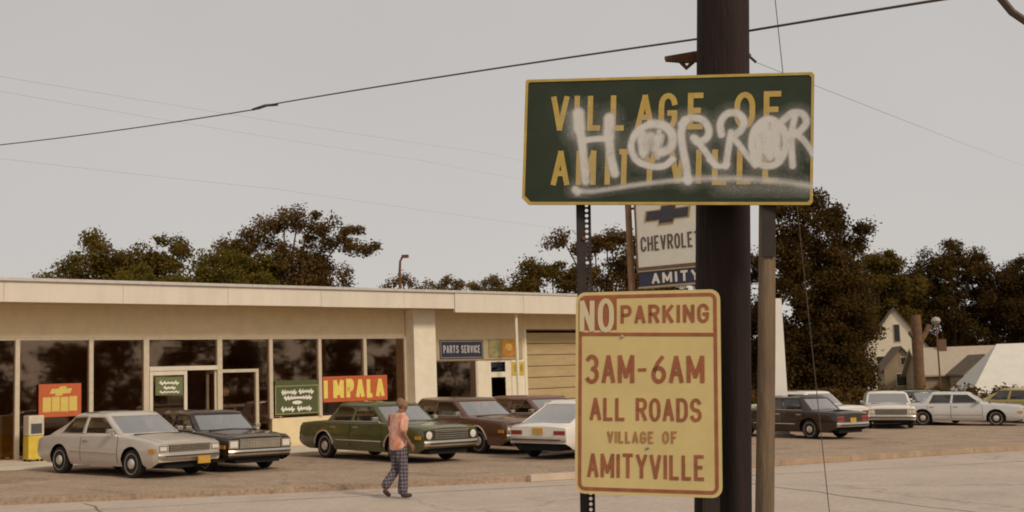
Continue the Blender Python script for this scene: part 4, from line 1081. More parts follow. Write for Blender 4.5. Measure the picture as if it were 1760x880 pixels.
wire('overhead_wire', sag((-24.0, 18, 8.4), (-8.216, 40, 8.80), 0.15) + sag((-8.216, 40, 8.80), (8.0, 61.5, 8.9), 0.05)[1:], 0.0032, M_WIREF, 'faint thin wire sloping down over the showroom roof')
wire('overhead_wire', sag((-14.0, 17, 7.9), (-3.284, 42, 10.02), 0.1) + sag((-3.284, 42, 10.02), (6, 63, 11.8), 0.1)[1:], 0.0024, M_WIREF, 'lower of two faint parallel wires high over the roof')
wire('overhead_wire', sag((-14.0, 15, 7.7), (-0.933, 42, 10.22), 0.1) + sag((-0.933, 42, 10.22), (9, 63, 11.9), 0.1)[1:], 0.0024, M_WIREF, 'upper of two faint parallel wires high over the roof')
wire('drop_wire', sag((1.292, 5.864, 3.525), (17.0, 37, 8.0), 0.02), 0.0014, M_WIREF, 'faint wire running from the pole bracket to the right')
wire('hanging_cable', [(2.45, 6, 4.2), (2.55, 6, 4.02), (2.62, 6, 3.885), (2.69, 6, 3.785), (2.80, 6, 3.70), (2.95, 6, 3.66), (3.2, 6, 3.70)], 0.020, M_WIRE, 'thick dark drooping cable cut by the top right corner')

# ---- dealer sign on its own pole
CS = empty('dealer_sign', (4.352, 31.9, zt(4.35)), -0.6134, 'tall white dealer sign with dark emblem and CHEVROLET above an AMITY panel', 'sign')
zc = 5.87 - zt(4.35)
CWd, CHt = 2.0, 1.92
M_CW = mat('dealer_white', (0.80, 0.74, 0.63), 0.5, scale=3, var=0.05)
M_CBR = mat('dealer_frame', (0.16, 0.10, 0.065), 0.6, scale=6, var=0.2)
M_CBL = mat('dealer_dark_emblem', (0.055, 0.045, 0.06), 0.5, scale=6, var=0.2)
M_CGD = mat('dealer_gold_rim', (0.42, 0.28, 0.12), 0.5)
box_obj('panel', M_CW, CS, -CWd/2, CWd/2, 0.0, 0.30, zc-CHt/2, zc+CHt/2)
q = MB()
for b in ((-CWd/2-0.05, CWd/2+0.05, zc-CHt/2-0.085, zc-CHt/2-0.003), (-CWd/2-0.05, CWd/2+0.05, zc+CHt/2+0.003, zc+CHt/2+0.08)): q.box(b[0], b[1], -0.03, 0.33, b[2], b[3])
for b in ((-CWd/2-0.05, -CWd/2-0.003), (CWd/2+0.003, CWd/2+0.05)): q.box(b[0], b[1], -0.028, 0.328, zc-CHt/2-0.002, zc+CHt/2+0.002)
q.build('frame', M_CBR, CS)
q = MB(); q.prism(bowtie(-0.02, zc+0.45, 1.40, 0.58, 0.12), -0.012, -0.002); q.build('emblem_rim', M_CGD, CS)
q = MB(); q.prism(bowtie(-0.02, zc+0.45, 1.28, 0.46, 0.12), -0.02, -0.013); q.build('emblem', M_CBL, CS)
q = MB(); text_line(q, 'CHEVROLET', -0.90, 0.93, zc-0.52, zc-0.12, 0.058, FXY, 0.2, depth=0.006, z=0.002); q.build('lettering', mat('dealer_letter', (0.13, 0.095, 0.075), 0.6), CS)
box_obj('name_panel', mat('dealer_navy', (0.035, 0.035, 0.07), 0.5, scale=5, var=0.2), CS, -CWd/2, CWd/2, 0.0, 0.28, zc-CHt/2-0.54, zc-CHt/2-0.14)
q = MB(); text_line(q, 'AMITY', -0.60, 0.86, zc-CHt/2-0.48, zc-CHt/2-0.20, 0.065, FXY, 0.35, depth=0.006, z=0.002); q.build('lettering', M_CW, CS)
q = MB()
for z in (zc-CHt/2-0.137, zc-CHt/2-0.59): q.box(-CWd/2-0.03, CWd/2+0.03, -0.025, 0.30, z, z+0.045)
q.build('frame', M_CW if False else mat('dealer_frame_light', (0.45, 0.33, 0.2), 0.6), CS)
q = MB(); q.tube([(-1.33, 0.15, -0.3), (-1.33, 0.15, zc+2.2)], [0.10, 0.09], 12); q.build('pole', mat('dealer_pole', (0.28, 0.15, 0.07), 0.7, scale=5, var=0.3), CS)
for z in (zc-0.75, zc+0.75, zc-1.62):
    q = MB(); q.tube([(-1.33, 0.15, z), (-0.95, 0.15, z + (0.0 if z > zc-1 else 0.1))], 0.035, 8); q.build('bracket', M_RUST, CS)
# ---- white tapered pylon
x, y = 8.33, 38.0
PY = empty('pylon', (x, y, zt(x)), 0, 'white tapered pylon standing between the pole and the big dark tree', 'pylon'); PY.rotation_euler = (0, R(2.0), 0)
q = MB(); h = 4.45
b0, b1 = 0.36, 0.215
q.add([(-b0, -b0, 0), (b0, -b0, 0), (b0, b0, 0), (-b0, b0, 0), (-b1, -b1, h), (b1, -b1, h), (b1, b1, h), (-b1, b1, h)], [(3,2,1,0),(4,5,6,7),(0,1,5,4),(1,2,6,5),(2,3,7,6),(3,0,4,7)])
q.build('shaft', mat('pylon_white', (0.82, 0.77, 0.70), 0.6, scale=2, var=0.05), PY)
box_obj('base', M_KERB, PY, -0.5, 0.5, -0.5, 0.5, -0.2, 0.08, c=0.02)
for k in (1, -1):
    q = MB(); q.box(b1*k-0.012+0.0, b1*k+0.012, -b1-0.012, -b1+0.012, h-0.02, h+0.02); q.build('corner_trim', mat('pylon_trim', (0.5, 0.36, 0.2), 0.6), PY)

# ================================================================== TREES
def bark(): return mat('tree_bark', (0.075, 0.047, 0.028), 0.95, scale=4, var=0.4, bump=0.5, stretch=(2, 2, 0.5))
def leafmat(name, c_lo, c_hi, sc=0.9):
    """leaf colour wanders from clump to clump"""
    if name in MATS: return MATS[name]
    m = mat(name, c_hi, 0.7, scale=sc, col2=c_lo, spec=0.08, detail=3, thr=(0.35, 0.65))
    n = m.node_tree; p = n.nodes['Principled BSDF']; out = n.nodes['Material Output']
    tl = n.nodes.new('ShaderNodeBsdfTranslucent'); n.links.new(p.inputs['Base Color'].links[0].from_socket, tl.inputs['Color'])
    mx = n.nodes.new('ShaderNodeMixShader'); mx.inputs['Fac'].default_value = 0.42
    n.links.new(p.outputs[0], mx.inputs[1]); n.links.new(tl.outputs[0], mx.inputs[2]); n.links.new(mx.outputs[0], out.inputs['Surface'])
    return m
LM_DARK = leafmat('leaf_dark', (0.062, 0.036, 0.010), (0.135, 0.080, 0.021))
LM_MID = leafmat('leaf_olive', (0.115, 0.076, 0.015), (0.205, 0.136, 0.029))
LM_GRN = leafmat('leaf_green', (0.115, 0.090, 0.013), (0.200, 0.146, 0.026))
LM_BRN = leafmat('leaf_brown', (0.110, 0.063, 0.018), (0.200, 0.116, 0.034))
LM_TAN = leafmat('leaf_tan', (0.16, 0.106, 0.038), (0.27, 0.178, 0.072))

def leaves(centres, radii, per, size, shell=0.55, flat=0.75):
    """quads scattered through many small clumps"""
    C_ = np.repeat(np.asarray(centres), per, 0); R_ = np.repeat(np.asarray(radii), per)[:, None]
    N = len(C_)
    d = rng.normal(size=(N, 3)); d /= np.linalg.norm(d, axis=1)[:, None]
    rad = rng.random((N, 1))**0.42*(1 + 0.5*(rng.random((N, 1)) < 0.18))
    p = C_ + d*rad*R_*np.array([1, 1, flat])
    nrm = d*0.6 + rng.normal(size=(N, 3))*0.7 + np.array([0, 0, 0.35]); nrm /= np.linalg.norm(nrm, axis=1)[:, None]
    t = np.cross(nrm, rng.normal(size=(N, 3))); t /= np.linalg.norm(t, axis=1)[:, None]
    b = np.cross(nrm, t)
    s = size*(0.6 + 0.8*rng.random((N, 1)))
    V = np.stack([p - t*s, p - b*s*0.55 + nrm*s*0.1, p + t*s, p + b*s*0.55 + nrm*s*0.1], 1).reshape(-1, 3)
    return V
def leaf_mesh(name, V, m, parent):
    n = len(V)//4
    me = bpy.data.meshes.new(name); me.vertices.add(4*n); me.vertices.foreach_set('co', V.astype(np.float32).ravel())
    me.loops.add(4*n); me.loops.foreach_set('vertex_index', np.arange(4*n, dtype=np.int32))
    me.polygons.add(n); me.polygons.foreach_set('loop_start', np.arange(0, 4*n, 4, dtype=np.int32))
    me.update(); me.validate()
    me.materials.append(m); o = bpy.data.objects.new(name, me); COL.objects.link(o); o.parent = parent
    return o
def tree(name, x, y, height, lobes, m, label, nclump=60, per=110, size=0.13, crad=(0.5, 1.0), trunk_r=0.28, group=None, solid=0.25, gaps=0.0, cat='tree', limbs=True):
    """lobes: ellipsoids (dx, dy, z, rx, ry, rz) relative to the foot, making up the crown"""
    zb_ = zt(x) - 0.15
    e = empty(name, (x, y, zb_), 0, label, cat, group)
    vol = np.array([a[3]*a[4]*a[5] for a in lobes])**0.75; vol = vol/vol.sum()
    cen, rad = [], []
    for L_, v in zip(lobes, vol):
        k = max(3, int(nclump*v)); c = np.array(L_[:3]); r = np.array(L_[3:])
        d = rng.normal(size=(k, 3)); d /= np.linalg.norm(d, axis=1)[:, None]
        rr = np.where(rng.random((k, 1)) < solid, rng.random((k, 1))**0.5*0.7, 0.72 + 0.28*rng.random((k, 1)))
        cen.append(c + d*rr*r); rad.append(rng.uniform(crad[0], crad[1], k))
    cen = np.concatenate(cen); rad = np.concatenate(rad)
    keep = cen[:, 2] > 0.3; cen, rad = cen[keep], rad[keep]
    leaf_mesh('crown', leaves(cen, rad, int(per*2.0), size*0.66), m, e)
    q = MB(); zc0 = min(a[2]-a[5]*0.6 for a in lobes); th = max(0.8, min(height*0.45, zc0+0.6))
    lean = rng.uniform(-0.2, 0.2, 2)
    fork = Vector((lean[0], lean[1], th))
    q.tube([(0, 0, -0.2), (lean[0]*0.2, lean[1]*0.2, th*0.3), fork], [trunk_r*1.25, trunk_r, trunk_r*0.8], 10)
    if limbs:
        pick = rng.choice(len(cen), size=min(len(cen), 26), replace=False)
        for i in pick:
            tgt = Vector(cen[i]); mid = fork.lerp(tgt, 0.5) + Vector(rng.uniform(-0.4, 0.4, 3)) + Vector((0, 0, 0.3))
            q.tube([fork - Vector((0, 0, 0.2)), mid, tgt], [trunk_r*0.45, trunk_r*0.22, 0.03], 6)
    q.build('trunk', bark(), e, fix=False)
    return e
# behind the showroom, left to right
tree('broadleaf_tree', -24.0, 72, 12, [(-3.2, 0, 8.3, 2.2, 2, 1.9), (-0.6, 0, 9.4, 2.6, 2.5, 2.3), (2.4, 0, 9.2, 2.2, 2, 2.2), (0, 0, 7.0, 5, 3, 2.6)], LM_MID, 'rounded olive tree at the far left above the roof', 130, 150, 0.15, (0.5, 0.9), solid=0.5)
tree('broadleaf_tree', -16.0, 60, 9, [(-3, 0, 7.0, 2.4, 2, 1.6), (0.2, 0, 7.3, 2.4, 2, 1.7), (2.6, 0, 7.0, 2, 2, 1.6), (0, 0, 5, 4.5, 2.5, 2)], LM_GRN, 'bright green lower tree in front of the rounded olive tree', 130, 150, 0.13, (0.4, 0.8), solid=0.5)
tree('broadleaf_tree', -17.0, 70, 10, [(0, 0, 9.3, 1.3, 1.2, 1.4), (0.2, 0, 7.6, 1.9, 1.6, 1.5)], LM_MID, 'small dome of olive foliage between two larger trees', 40, 140, 0.14, (0.4, 0.8), solid=0.4)
tree('broadleaf_tree', -11.6, 62, 12, [(-2.9, 0, 9.3, 0.9, 1.0, 0.8), (-1.7, 0, 10.0, 1.1, 1.0, 0.8), (-0.1, 0, 10.9, 0.8, 1.0, 0.7), (1.1, 0, 10.2, 1.1, 1.0, 0.9), (2.5, 0, 9.6, 1.3, 1.0, 0.7), (3.7, 0, 9.1, 0.9, 0.9, 0.35), (0.2, 0, 8.2, 1.6, 1.4, 1.0), (-0.4, 0, 7.4, 2.2, 2, 1.5), (1.3, 0, 6.9, 2.0, 1.8, 1.3), (-2.2, 0, 7.9, 0.9, 0.9, 0.7)], LM_BRN, 'open branched brown tree with sky showing through its crown', 150, 110, 0.12, (0.32, 0.72), trunk_r=0.3, solid=0.2)
tree('shrub', -5.9, 60, 7.5, [(0.1, 0, 6.6, 1.0, 0.8, 0.9), (0.9, 0, 6.2, 1.1, 0.8, 0.5)], LM_BRN, 'thin dark bush beside the lamp post over the roof', 26, 80, 0.10, (0.25, 0.5), trunk_r=0.1, solid=0.2, cat='bush')
tree('shrub', -4.2, 75, 8.5, [(0, 0, 7.9, 1.0, 1, 0.8), (-0.9, 0, 7.6, 0.9, 0.8, 0.8)], LM_TAN, 'pale tan bush just above the roof edge right of the lamp post', 22, 90, 0.11, (0.3, 0.5), trunk_r=0.1, cat='bush')
tree('shrub', -1.6, 75, 8.7, [(-0.1, 0, 8.1, 1.0, 1, 0.8), (0.9, 0, 7.6, 0.9, 0.8, 0.8)], LM_TAN, 'pale tan bush left of the spiky olive tree', 22, 90, 0.11, (0.3, 0.5), trunk_r=0.1, cat='bush')
tree('broadleaf_tree', 1.7, 65, 8.6, [(-0.4, 0, 8.2, 0.9, 1, 0.8), (-1.5, 0, 7.3, 1.1, 1, 0.9), (0.8, 0, 7.7, 1.1, 1, 0.8), (2.2, 0, 7.2, 1.2, 1, 0.9), (0, 0, 6.4, 3, 1.5, 1.2)], LM_MID, 'spiky olive tree left of the perforated post', 80, 120, 0.12, (0.3, 0.7), trunk_r=0.18, solid=0.35)
tree('broadleaf_tree', 4.6, 61, 10, [(-2.0, 0, 9.3, 0.7, 0.7, 0.5), (-1.3, 0, 8.7, 0.5, 0.6, 0.4), (-0.1, 0, 9.2, 1.2, 1, 0.7), (1.2, 0, 8.8, 1.2, 1, 0.9), (0.3, 0, 7.6, 1.7, 1.2, 0.7), (1.6, 0, 7.0, 1.0, 1, 1.0), (-0.4, 0, 5.7, 1.8, 1.2, 0.9), (2.4, 0, 9.6, 0.8, 0.8, 0.6)], LM_BRN, 'brown tree with sky gaps between the two sign posts', 76, 120, 0.12, (0.3, 0.65), trunk_r=0.22, solid=0.25)
tree('broadleaf_tree', 8.3, 66, 10.5, [(0, 0, 8.8, 1.6, 1.4, 1.5), (-0.7, 0, 6.8, 1.6, 1.4, 1.4), (1.4, 0, 6.4, 1.6, 1.4, 1.4), (0, 0, 4.4, 2.4, 1.6, 1.6)], LM_BRN, 'dark tree behind the white dealer sign', 80, 130, 0.13, (0.4, 0.8), solid=0.4)
tree('broadleaf_tree', 12.2, 64, 10, [(0, 0, 8.4, 1.8, 1.6, 1.5), (-0.8, 0, 6.4, 1.9, 1.6, 1.7), (0.6, 0, 4.2, 2.2, 1.8, 2.0), (0, 0, 2.4, 2.0, 1.6, 1.6)], LM_DARK, 'dark tree mostly hidden behind the utility pole', 110, 140, 0.13, (0.4, 0.8), solid=0.4)
tree('broadleaf_tree', 16.0, 61, 11, [(-1.3, 0, 10.2, 1.4, 1.3, 1.1), (0.6, 0, 10.6, 1.4, 1.3, 0.9), (1.9, 0, 9.2, 1.1, 1.2, 1.1), (-1.6, 0, 8.4, 1.5, 1.5, 1.2), (0.4, 0, 7.6, 2.4, 2, 1.8), (-0.4, 0, 5.6, 3.0, 2.4, 2.0), (1.0, 0, 4.6, 1.9, 2, 1.8), (-0.2, 0, 3.2, 2.9, 2.2, 1.9), (1.5, 0, 2.2, 1.3, 1.4, 1.1), (-1.8, 0, 2.6, 1.6, 1.4, 1.6), (0.6, 0, 1.5, 2.8, 1.8, 1.0)], LM_DARK, 'big dense dark tree reaching the ground right of the pole', 360, 150, 0.13, (0.35, 0.85), trunk_r=0.4, solid=0.4)
tree('broadleaf_tree', 38.2, 121, 14, [(0.2, 0, 13.0, 2.8, 2.4, 1.9), (-1.1, 0, 11.0, 3.0, 2.4, 1.7), (2.0, 0, 11.0, 2.7, 2.4, 1.6), (0, 0, 8.2, 4, 2.4, 2.4)], LM_MID, 'lighter olive tree further back above the white gabled house', 150, 130, 0.2, (0.5, 0.9), solid=0.4)
tree('broadleaf_tree', 47.5, 126, 18, [(0, 0, 13.4, 4.0, 3, 3.0), (-3.0, 0, 10.6, 3.8, 3, 3.0), (3.2, 0, 11.0, 3.8, 3, 3.2), (0.4, 0, 7.0, 6, 3.4, 3.4), (-4.4, 0, 9.2, 3.4, 3, 2.6), (-4, 0, 5.5, 4, 3, 3.0), (0, 0, 3.2, 6, 3, 2.6), (5.2, 0, 8.5, 3.4, 3, 3.2)], LM_DARK, 'tall domed dark tree behind the low grey roof', 420, 140, 0.2, (0.6, 1.2), solid=0.45)
tree('broadleaf_tree', 56.5, 124, 17, [(0, 0, 12.0, 4.2, 3, 2.8), (3.4, 0, 10.8, 3.8, 3, 3.0), (-1.6, 0, 8.6, 4.2, 3, 3.0), (2.0, 0, 5.5, 6, 3.2, 3.4), (-1, 0, 3.2, 5, 3, 2.6)], LM_DARK, 'wide dark tree at the right edge of the view', 380, 140, 0.2, (0.6, 1.2), solid=0.45)
tree('broadleaf_tree', 38.5, 132, 12, [(0, 0, 9.0, 3.4, 2, 3.0), (-1.4, 0, 5.6, 3.6, 2, 2.8), (1.6, 0, 5.2, 3.6, 2, 2.6)], LM_DARK, 'dark tree just behind the white gabled house', 110, 130, 0.2, (0.6, 1.1), solid=0.4)
# far-off wood that closes the view
cen = np.stack([rng.uniform(-75, 100, 900), rng.uniform(128, 150, 900), rng.uniform(0.3, 5.4, 900)], 1); cen[:, 2] -= 0.025*np.clip(cen[:, 0], -45, 45)
o = leaf_mesh('distant_wood', leaves(cen, rng.uniform(1.0, 2.0, 900), 60, 0.34), LM_DARK, None); tag(o, 'low dark wood far behind the houses and the lot', 'woodland', kind='stuff')
# row of trees across the road, behind the viewer to the right: the showroom glass mirrors them
tb = []
for k in range(11):
    bx_, by_ = 20 + k*4.2 + rng.uniform(-1, 1), -6 + k*3.6 + rng.uniform(-1.5, 1.5)
    for j in range(46): tb.append((bx_ + rng.normal()*1.7, by_ + rng.normal()*1.5, rng.uniform(0.6, 7.6 + 1.6*math.sin(k*1.7)) - 0.025*bx_))
tb = np.array(tb)
o = leaf_mesh('roadside_trees', leaves(tb, rng.uniform(0.6, 1.2, len(tb)), 70, 0.22), LM_DARK, None); tag(o, 'row of trees across the road mirrored in the showroom windows', 'woodland', kind='stuff')
# hedge along the far side of the lot
cen = np.stack([rng.uniform(9, 40, 420), rng.uniform(56, 57.5, 420), rng.uniform(0.2, 1.15, 420)], 1); cen[:, 2] -= 0.025*cen[:, 0]
o = leaf_mesh('hedge', leaves(cen, rng.uniform(0.3, 0.5, 420), 70, 0.09), LM_BRN, None); tag(o, 'low brown hedge behind the cars on the right', 'hedge')

# lamp post over the roof
LPP = empty('street_lamp', (-5.06, 52, 0), 0, 'thin street lamp with a hooked head above the roof edge', 'street lamp')
q = MB(); q.tube([(0, 0, -0.2), (0, 0, 6.9), (0.03, 0, 7.35), (0.15, 0, 7.58)], [0.08, 0.06, 0.05, 0.045], 8); q.build('pole', M_RUST, LPP)
q = MB(); q.cbox(0.10, 0.42, -0.1, 0.1, 7.50, 7.64, c=0.03); q.build('lamp_head', M_RUST, LPP)

# ================================================================== HOUSES BEYOND THE LOT
M_HW = mat('house_white', (0.80, 0.69, 0.51), 0.8, scale=3, var=0.08, stretch=(0.3, 0.3, 5))
M_HT = mat('house_tan', (0.34, 0.25, 0.155), 0.85, scale=3, var=0.15, stretch=(0.3, 0.3, 5))
M_HR = mat('roof_brown', (0.15, 0.105, 0.07), 0.9, scale=6, var=0.25, bump=0.3)
M_HG = mat('roof_grey_tan', (0.44, 0.36, 0.27), 0.9, scale=6, var=0.12, bump=0.3)
M_PANE = mat('dark_pane', (0.03, 0.025, 0.022), 0.2)
def house(name, x, y, rz, w, d, hw, hr, mw, mr, label, wins=(), door=None, over=0.25, cat='house', zoff=0.0, chimney=None):
    """gable end faces local -Y; ridge runs along Y"""
    e = empty(name, (x, y, zt(x)+zoff), rz, label, cat)
    q = MB(); q.prism([(-w/2, -0.3), (w/2, -0.3), (w/2, hw), (0, hw+hr), (-w/2, hw)], 0, d); q.build('wall', mw, e)
    rf = MB(); sl = hr/(w/2)
    for s in (-1, 1):
        xo = w/2+over
        rf.add([(0, -over, hw+hr+0.02), (s*xo, -over, hw-over*sl+0.02), (s*xo, d+over, hw-over*sl+0.02), (0, d+over, hw+hr+0.02),
                (0, -over, hw+hr+0.16), (s*xo, -over, hw-over*sl+0.16), (s*xo, d+over, hw-over*sl+0.16), (0, d+over, hw+hr+0.16)], [(0,1,2,3),(7,6,5,4),(0,4,5,1),(1,5,6,2),(2,6,7,3)])
    ro = rf.build('roof', mr, e, fix=False)
    if chimney:
        q = MB(); cx, cy, ch = chimney; q.box(cx-0.3, cx+0.3, cy-0.3, cy+0.3, hw, hw+hr+ch); q.box(cx-0.36, cx+0.36, cy-0.36, cy+0.36, hw+hr+ch+0.002, hw+hr+ch+0.12); q.build('chimney', mat('chimney_brick', (0.17, 0.085, 0.055), 0.9, scale=8, var=0.3), ro)
    for (cx, cz, ww, hh) in wins:
        wd = box_obj('window', mat('window_trim', (0.55, 0.45, 0.32), 0.7), e, cx-ww/2-0.07, cx+ww/2+0.07, -0.05, -0.002, cz-hh/2-0.07, cz+hh/2+0.07)
        box_obj('pane', M_PANE, wd, cx-ww/2, cx+ww/2, -0.062, -0.051, cz-hh/2, cz+hh/2)
    if door:
        cx, ww, hh = door; dr = box_obj('door', M_HR, e, cx-ww/2, cx+ww/2, -0.05, -0.002, 0, hh)
        box_obj('handle', M_CHR, dr, cx+ww*0.3, cx+ww*0.38, -0.08, -0.051, 1.0, 1.1)
    return e
house('gabled_house', 36.5, 112, R(-14), 5.8, 9, 4.4, 3.8, M_HW, M_HR, 'cream white gabled house half hidden by the big dark tree', [(0.15, 5.9, 0.5, 1.6), (-1.4, 3.0, 0.8, 1.4), (1.4, 3.0, 0.8, 1.4)])
house('porch_house', 33.3, 101, R(-10), 3.0, 5, 2.5, 1.75, M_HT, M_HR, 'small tan gabled porch in front of the white house', [(0.2, 3.1, 0.5, 0.6), (0.0, 1.5, 1.0, 1.0)])
# long low house: ridge across the view
e = house('low_house', 42.2, 97, R(86), 5.6, 9.0, 2.2, 2.0, M_HT, M_HG, 'long low house with a pale grey tan roof behind the lot', [], over=0.35)
for a in (1.2, 3.4, 5.6):
    wd = MB(); wd.box(-2.86, -2.802, a, a+1.2, 0.9, 2.0); wd_ = wd.build('window', mat('window_trim', (0.55, 0.45, 0.32), 0.7), e)
    q = MB(); q.box(-2.872, -2.861, a+0.1, a+1.1, 1.0, 1.9); q.build('pane', M_PANE, wd_)
q = MB(); q.box(-0.5, 0.3, 6.4, 7.0, 3.0, 5.0); q.build('chimney', mat('chimney_brick', (0.17, 0.085, 0.055), 0.9), e)
house('small_house', 36.0, 90, R(-6), 3.2, 4, 2.0, 1.3, M_HT, M_HR, 'little tan gabled shed before the low grey roofed house', [(0.1, 1.5, 0.6, 0.8)])
# big white tent-like roof at the right edge
TN = empty('white_marquee', (26.0, 58.0, zt(26.0)), R(-8), 'big white pitched roof at the right edge behind the cars', 'marquee')
M_TENT = mat('tent_white', (0.74, 0.69, 0.60), 0.7, scale=2, var=0.06)
q = MB(); wv = [(-3.4, 0, 1.0), (-1.2, 0, 3.35), (5, 0, 3.35), (5, 0, 1.0), (-3.4, 8, 1.0), (-1.2, 4, 3.6), (5, 4, 3.6), (5, 8, 1.0)]
q.add([(-3.4, 0, 1.05), (5.2, 0, 1.05), (5.2, 2.6, 3.5), (-1.35, 2.6, 3.5), (-3.4, 5.2, 1.05), (5.2, 5.2, 1.05)], [(0, 1, 2, 3), (0, 3, 4), (3, 2, 5, 4)]); q.build('canopy', M_TENT, TN)
q = MB(); q.box(-3.38, 5.18, 0.02, 0.06, 0.75, 1.04); q.build('valance', M_TENT, TN)
for k in range(4): box_obj('side_cloth', M_TENT, TN, -3.15+k*2.08, -3.15+k*2.08+2.05, 0.22+0.02*(k % 2), 0.25+0.02*(k % 2), -0.1, 1.0)
for a in (-3.2, -0.4, 2.4, 5.0):
    for b in (0.15, 5.0):
        q = MB(); q.tube([(a, b, -0.2), (a, b, 1.03)], 0.05, 8); q.build('pole', M_CHR, TN)
# pollarded trunk and lamp before the houses
ST = empty('tree_stump', (24.1, 70, zt(24.1)), 0, 'tall bare brown trunk with two cut limbs before the houses', 'tree trunk')
q = MB(); q.tube([(0, 0, -0.2), (-0.03, 0, 2.2), (0.0, 0, 4.2), (0.02, 0, 5.5)], [0.42, 0.32, 0.33, 0.27], 12)
q.tube([(0.05, 0, 3.8), (0.6, 0, 4.5), (0.75, 0, 4.9)], [0.22, 0.16, 0.13], 8); q.tube([(-0.05, 0, 4.0), (-0.42, 0, 4.5)], [0.2, 0.15], 8); q.build('trunk', mat('stump_bark', (0.17, 0.095, 0.05), 0.95, scale=3, var=0.3, bump=0.5), ST)
SL_ = empty('yard_lamp', (24.4, 67.5, zt(24.4)), 0, 'thin yard lamp with a round white head beside the bare trunk', 'street lamp')
q = MB(); q.tube([(0, 0, -0.2), (0, 0, 4.8)], 0.05, 8); q.build('pole', M_RUST, SL_)
q = MB(); q.lathe([(0.02, 4.78), (0.2, 4.88), (0.28, 5.02), (0.2, 5.18), (0.03, 5.25)], 'Z', 14); q.build('lamp_head', mat('globe_grey', (0.42, 0.37, 0.31), 0.5), SL_)

# ================================================================== WALKING MAN
M_SKIN = mat('skin', (0.27, 0.13, 0.075), 0.6, scale=8, var=0.08)
M_SHIRT = mat('salmon_shirt', (0.76, 0.50, 0.41), 0.9, scale=7, col2=(0.60, 0.20, 0.10), bump=1.0, bscale=6, stretch=(1.6, 1.6, 0.7), thr=(0.36, 0.62))
M_SHOE = mat('brown_shoe', (0.045, 0.022, 0.012), 0.5, scale=9, var=0.3)
M_HAIR = mat('fair_hair', (0.26, 0.15, 0.085), 0.8, scale=20, var=0.25, bump=0.5)
pm = bpy.data.materials.new('plaid_cloth'); pm.use_nodes = True; n_ = pm.node_tree; pb = n_.nodes['Principled BSDF']; pb.inputs['Roughness'].default_value = 0.9
tc = n_.nodes.new('ShaderNodeTexCoord'); cur = None
def wave(axis, sc):
    w_ = n_.nodes.new('ShaderNodeTexWave'); w_.wave_type = 'BANDS'; w_.bands_direction = axis; w_.inputs['Scale'].default_value = sc; w_.inputs['Distortion'].default_value = 2.2; w_.inputs['Detail Scale'].default_value = 1.5
    n_.links.new(tc.outputs['Object'], w_.inputs['Vector']); return w_
wa, wb_, wc = wave('Z', 5.0), wave('X', 6.0), wave('Y', 6.0)
ad = n_.nodes.new('ShaderNodeMath'); ad.operation = 'ADD'; n_.links.new(wa.outputs['Fac'], ad.inputs[0]); n_.links.new(wb_.outputs['Fac'], ad.inputs[1])
rp = n_.nodes.new('ShaderNodeValToRGB'); rp.color_ramp.elements[0].position = 0.25; rp.color_ramp.elements[0].color = (0.05, 0.045, 0.075, 1)
rp.color_ramp.elements[1].position = 0.95; rp.color_ramp.elements[1].color = (0.26, 0.215, 0.21, 1)
el = rp.color_ramp.elements.new(0.6); el.color = (0.13, 0.10, 0.115, 1)
dv = n_.nodes.new('ShaderNodeMath'); dv.operation = 'MULTIPLY'; dv.inputs[1].default_value = 0.5
n_.links.new(ad.outputs[0], dv.inputs[0]); n_.links.new(dv.outputs[0], rp.inputs['Fac']); n_.links.new(rp.outputs['Color'], pb.inputs['Base Color'])

def skin_obj(name, verts, edges, m, parent, root=0, sub=2):
    """verts: (x,y,z,rx,ry); a Skin surface grown over the skeleton and frozen to a mesh"""
    me = bpy.data.meshes.new(name); me.from_pydata([v[:3] for v in verts], edges, [])
    o = bpy.data.objects.new(name, me); COL.objects.link(o)
    o.modifiers.new('skin', 'SKIN')
    sk = me.skin_vertices[0].data if me.skin_vertices else None
    if sk is None:
        bm = bmesh.new(); bm.from_mesh(me); bm.verts.layers.skin.verify(); bm.to_mesh(me); bm.free(); sk = me.skin_vertices[0].data
    for i, v in enumerate(verts):
        sk[i].radius = (v[3], v[4] if len(v) > 4 else v[3]); sk[i].use_root = (i == root)
    s = o.modifiers.new('sub', 'SUBSURF'); s.levels = sub; s.render_levels = sub
    dg = bpy.context.evaluated_depsgraph_get(); dg.update()
    nm = bpy.data.meshes.new_from_object(o.evaluated_get(dg))
    bpy.data.objects.remove(o); bpy.data.meshes.remove(me)
    nm.name = name; nm.materials.clear(); nm.materials.append(m)
    nm.polygons.foreach_set('use_smooth', [True]*len(nm.polygons))
    r = bpy.data.objects.new(name, nm); COL.objects.link(r); r.parent = parent
    return r
MX, MY = -2.10, 20.55
MAN = empty('person', (MX, MY, zt(MX)-0.105), R(34), 'man in a salmon shirt and plaid trousers walking right across the road', 'person')
V, E_ = [], []
def chain(pts, start=None):
    prev = start; ids = []
    for p in pts:
        V.append(p); i = len(V)-1; ids.append(i)
        if prev is not None: E_.append((prev, i))
        prev = i
    return ids
sp = chain([(0, 0, 0.96, .08, .09), (0.0, 0, 1.08, .09, .10), (0.01, 0, 1.25, .105, .15), (0.025, 0, 1.40, .08, .12), (0.06, 0, 1.475, .05, .05), (0.095, 0, 1.53, .06, .055), (0.115, 0, 1.585, .092, .075), (0.110, 0, 1.640, .092, .076), (0.095, 0, 1.685, .06, .05)])
chain([(0.205, 0, 1.575, .014, .014)], sp[6])            # nose
chain([(0.185, 0, 1.525, .02, .025)], sp[5])             # chin
for s in (-1, 1): chain([(0.085, s*0.082, 1.59, .018, .012)], sp[6])   # ears
LEG = {}
